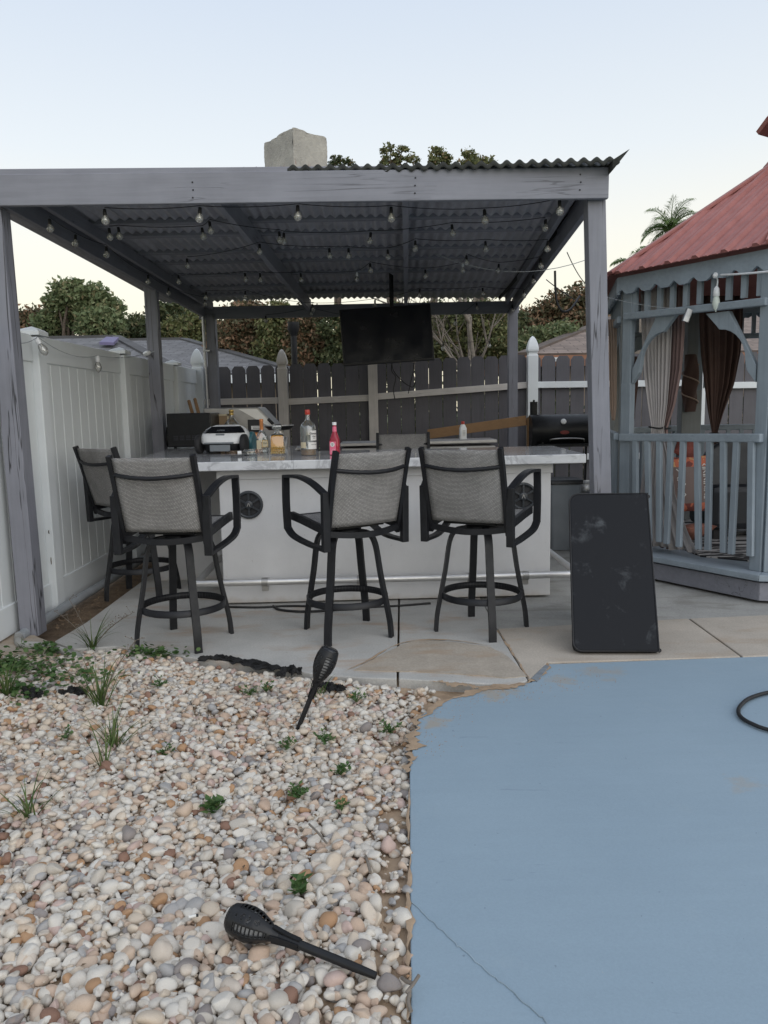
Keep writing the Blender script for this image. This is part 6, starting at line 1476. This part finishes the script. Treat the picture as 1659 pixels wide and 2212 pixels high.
# ------------------------------------------------------------------ plants in and round the pebble bed
def tuft(label, u, v, n, L, sp, seed, stalks=0, z=-.02):
    p = W(u, v, z=0); r = random.Random(seed); t = thing('grass_tuft', label, 'grass tuft', (p.x, p.y, z), group='grass tufts growing through the pebbles'); b = MB()
    for k in range(n):
        az = r.uniform(0, 2 * PI); tl = r.uniform(.1, 1.0) * sp; ln = L * r.uniform(.5, 1.1); d = Vector((math.cos(az) * tl, math.sin(az) * tl, 1)).normalized(); q = Vector((r.gauss(0, .012), r.gauss(0, .012), 0)); w_ = r.uniform(.0022, .0042); sd = d.cross(Vector((0, 0, 1))).normalized(); vs = []
        bend = r.uniform(.05, .22)
        for i in range(7):
            ww = w_ * (1 - (i / 6) ** 2) + .0003; vs += [q - sd * ww, q + sd * ww + d.cross(sd) * ww * .3]; d = (d + Vector((math.cos(az), math.sin(az), 0)) * bend * .5 - Vector((0, 0, bend * i * .28))).normalized(); q = q + d * ln / 6
        b.add(vs, [(2 * i, 2 * i + 1, 2 * i + 3, 2 * i + 2) for i in range(6)], True)
    b.build('blades', M['grass'], t, local=True, fixn=False)
    if stalks:
        s = MB()
        for k in range(stalks):
            az = r.uniform(-.9, .9); pts = [Vector((0, 0, 0))]; d = Vector((math.sin(az), r.uniform(-.3, .3), 1.4)).normalized()
            for i in range(6): d = (d + Vector((math.sin(az) * .1, 0, -.06))).normalized(); pts.append(pts[-1] + d * L * 1.3 / 6)
            s.tube(pts, .0016, 4)
            for i in (3, 4, 5, 6):
                for _ in range(2): e = pts[i] + Vector((r.uniform(-.04, .04), r.uniform(-.03, .03), r.uniform(.0, .04))); s.tube([pts[i], e], .001, 4); s.lathe([(0, -.005), (.004, 0), (0, .005)], 5, e)
        s.build('seed_stalks', M['palebark'], t, local=True)
tuft('spiky green grass tuft on the concrete edge by the front left pergola post', 200, 1398, 34, .27, .75, 1, 4)
tuft('tall grass tuft among pebbles below the first stool', 215, 1520, 40, .30, .7, 2, 3)
tuft('thin bladed grass tuft in the middle of the left pebbles', 245, 1610, 30, .24, .8, 3)
tuft('long sparse grass blades just below the thin bladed tuft', 224, 1658, 9, .28, .6, 4)
tuft('grass tuft at the left edge beside the clover', 12, 1500, 36, .22, .7, 5)
tuft('arching grass tuft near the left edge of the nearer pebbles', 62, 1762, 24, .22, .95, 6)
tuft('little grass sprout at the left of the post footing', 42, 1397, 14, .09, .8, 7)
tuft('yellowish grass sprout beside the standing torch head', 690, 1495, 9, .12, 1.0, 8)
def weed(label, u, v, n, L, seed, leaf=.014, name='weed'):
    p = W(u, v, z=.0); r = random.Random(seed); t = thing(name, label, 'weed', (p.x, p.y, -.012), group='small weeds among the pebbles'); b = MB(); st = MB()
    for k in range(n):
        az = r.uniform(0, 2 * PI); e = Vector((math.cos(az), math.sin(az), 0)) * r.uniform(.1, 1) ** .7 * L * 1.15 + Vector((0, 0, r.uniform(.012, .05))); st.tube([(0, 0, 0), e * .5 + Vector((0, 0, .01)), e], .0014, 4)
        for j in range(4):
            a = r.uniform(0, 2 * PI); d = Vector((math.cos(a), math.sin(a), r.uniform(.0, .7))).normalized(); s = leaf * r.uniform(.4, 1.2); c = e * r.uniform(.5, 1.05); sd = d.cross(Vector((0, 0, 1))).normalized() * s * .5
            b.add([c, c + d * s * .6 + sd, c + d * s * 1.5 + Vector((0, 0, .002)), c + d * s * .6 - sd], [(0, 1, 2, 3)])
    b.build('leaves', M['weed'], t, local=True, fixn=False); st.build('stems', M['weed'], t, local=True)
for i, (u, v, n, L, lb) in enumerate(((842, 1578, 22, .05, 'bushy green weed near the sandy edge of the deck'), (700, 1600, 18, .05, 'leafy weed to the right of the torch stake'), (736, 1668, 14, .04, 'small weed right of centre among the upper pebbles'),
        (645, 1718, 20, .045, 'low spreading weed among pebbles below the standing torch'), (462, 1742, 16, .045, 'broad leaved weed right of the arching grass tuft'), (650, 1925, 9, .030, 'round leaved seedling just above the lying torch'),
        (540, 1498, 16, .05, 'weed among pebbles left of the standing torch head'), (620, 1612, 14, .04, 'ragged weed at the foot of the torch stake'), (345, 1478, 12, .05, 'small weed under the first stool edge'),
        (140, 1590, 12, .045, 'weed on the left half between two grass tufts'), (355, 1628, 12, .04, 'dark little weed right of the thin bladed grass'), (738, 1745, 9, .03, 'tiny weed right of the low spreading weed'), (575, 1490, 12, .05, 'weed next to the black fabric scraps'), (770, 1512, 14, .05, 'weed right of the standing torch stake top'))):
    weed(lb, u, v, n, L, 60 + i, .024 if 'round' in lb or 'broad' in lb else .014)
# clover carpet at the far left of the bed
b = MB(); r = random.Random(5)
for (u, v, su, sv, n) in ((40, 1450, 45, 14, 170), (110, 1430, 45, 14, 160), (150, 1468, 60, 10, 150), (20, 1440, 30, 12, 200), (330, 1416, 32, 5, 190), (100, 1408, 24, 5, 120), (60, 1500, 30, 8, 120)):
    for _ in range(n):
        p = W(u + r.gauss(0, su), v + r.gauss(0, sv), z=0); h = r.uniform(.005, .045); s = r.uniform(.008, .017); nrm_ = Vector((r.gauss(0, .35), r.gauss(0, .35), 1)).normalized(); a = nrm_.orthogonal().normalized(); c = nrm_.cross(a); o = Vector((p.x, p.y, h)); k0_ = r.uniform(0, 6)
        b.add([o + (a * math.cos(k0_ + i * PI / 3) + c * math.sin(k0_ + i * PI / 3)) * s for i in range(6)], [tuple(range(6))])
b.build('clover', M['weed'], kind='stuff', fixn=False)
# torn black landscape fabric
def scrap(label, pts, seed, hgt_=.02):
    c = W(sum(p[0] for p in pts) / len(pts), sum(p[1] for p in pts) / len(pts), z=0); r = random.Random(seed); b = MB(); n = len(pts)
    path = [W(u, v, z=0) for u, v in pts]; ph = [r.uniform(0, 6) for _ in range(4)]
    def fn(u, v):
        k = u * (n - 1); i = min(int(k), n - 2); p = path[i].lerp(path[i + 1], k - i); wd_ = .045 * (.25 + math.sin(PI * u) * (.7 + .4 * math.sin(11 * u + ph[0]) + .25 * math.sin(29 * u + ph[3])))
        return Vector((p.x + .01 * math.sin(31 * v + ph[1]), p.y + (v - .5) * wd_ * 2, .004 + hgt_ * (.5 + .5 * math.sin(17 * u + ph[2] + 5 * v)) * (.4 + .6 * math.sin(PI * v)) + .008 * math.sin(53 * u + 29 * v)))
    b.grid(70, 12, fn, False); o = b.build('fabric_scrap', M['fabric_scrap'], solid=.002); return tag(o, label, 'fabric scrap', 'torn black fabric in the pebbles')
scrap('long torn strip of black fabric along the concrete edge', ((430, 1428), (470, 1423), (500, 1428), (540, 1436), (590, 1446), (640, 1452)), 1)
scrap('crumpled black fabric left of the standing torch head', ((600, 1462), (625, 1450), (650, 1456)), 2, .03)
scrap('black fabric patch right of the standing torch stake', ((685, 1478), (710, 1486), (745, 1492)), 3, .018)
scrap('crumpled ball of black fabric by the grass at far left', ((48, 1500), (70, 1506), (92, 1510)), 4, .04)
scrap('flat black fabric flap between the left grass tufts', ((130, 1505), (160, 1496), (185, 1500)), 5, .03)
# twigs, dry leaves, cigarette end
def twig(label, pts, rad=.004):
    b = MB()
    for q in pts: b.tube(spl([W(u, v, z=zz) for u, v, zz in q], 4), rad, 6)
    o = b.build('twig', M['palebark']); tag(o, label, 'twig')
twig('forked grey twig lying at the deck edge near the bottom', [((878, 2145, .02), (893, 2125, .03), (905, 2107, .035)), ((893, 2125, .03), (878, 2120, .025), (868, 2112, .02)), ((885, 2140, .02), (882, 2165, .015), (888, 2185, .01))], .005)
twig('thin brown stick on the pebbles above the lying torch', [((668, 1780, .03), (688, 1800, .03), (706, 1822, .025))])
twig('short curved dry leaf stem beside the deck edge', [((790, 1850, .03), (796, 1868, .03), (800, 1884, .025))], .005)
p = W(767, 1981, z=.03)
p = W(417, 1981, z=.03); t = thing('cigarette_butt', 'white cigarette end lying on the pebbles left of the lying torch', 'cigarette', p)
b = MB(); b.tube([(-.012, 0, 0), (.008, .004, .002)], .0042, 8); b.build('paper', M['paper'], t, local=True); b = MB(); b.tube([(.008, .004, .002), (.014, .005, .002)], .0042, 8); b.build('burnt_end', M['rubber'], t, local=True)
# leaf litter against the foot of the white fence
b = MB(); r = random.Random(8)
for k in range(320):
    t_ = r.random(); p = Vector((-2.33 + r.gauss(0, .05) + .12 * r.random(), 5.2 + 2.8 * t_, -.045 + r.uniform(0, .03))); a = r.uniform(0, 6); s = r.uniform(.008, .022); d = Vector((math.cos(a), math.sin(a), r.uniform(-.3, .3))); e = Vector((-math.sin(a), math.cos(a), r.uniform(-.3, .3)))
    b.add([p - d * s, p - e * s * .4, p + d * s, p + e * s * .4], [(0, 1, 2, 3)])
b.build('leaf_litter', mat('dry_leaves', (.20, .135, .08), .5, .9, 30, 0), kind='stuff', fixn=False)
weed('weed growing against the white fence behind the far left stool', -0 + 265, 1215, 16, .09, 90, .03)
weed('leafy weed at the white fence foot right of the far left stool', 330, 1200, 16, .10, 91, .035)

# dry leaf scraps and crumbs of soil caught between the pebbles
b = MB(); r = random.Random(31)
for k in range(420):
    x_, y_ = r.uniform(-2.2, .03), r.uniform(1.65, 4.5)
    if not inside(np.array([x_]), np.array([y_]), BED)[0]: continue
    h = float(hgt(x_, y_)) + r.uniform(.006, .02); a = r.uniform(0, 6); s = r.uniform(.004, .013); d = Vector((math.cos(a), math.sin(a), r.uniform(-.5, .5))); e = Vector((-math.sin(a), math.cos(a), r.uniform(-.6, .6))); c = Vector((x_, y_, h)); up = Vector((0, 0, s * .35))
    b.add([c - d * s, c - e * s * .45 + up, c + d * s, c + e * s * .45 + up], [(0, 1, 2), (0, 2, 3)])
b.build('leaf_scraps', mat('dry_leaf_scraps', (.17, .115, .07), .5, .9, 40, 0), bed, kind='stuff', fixn=False)
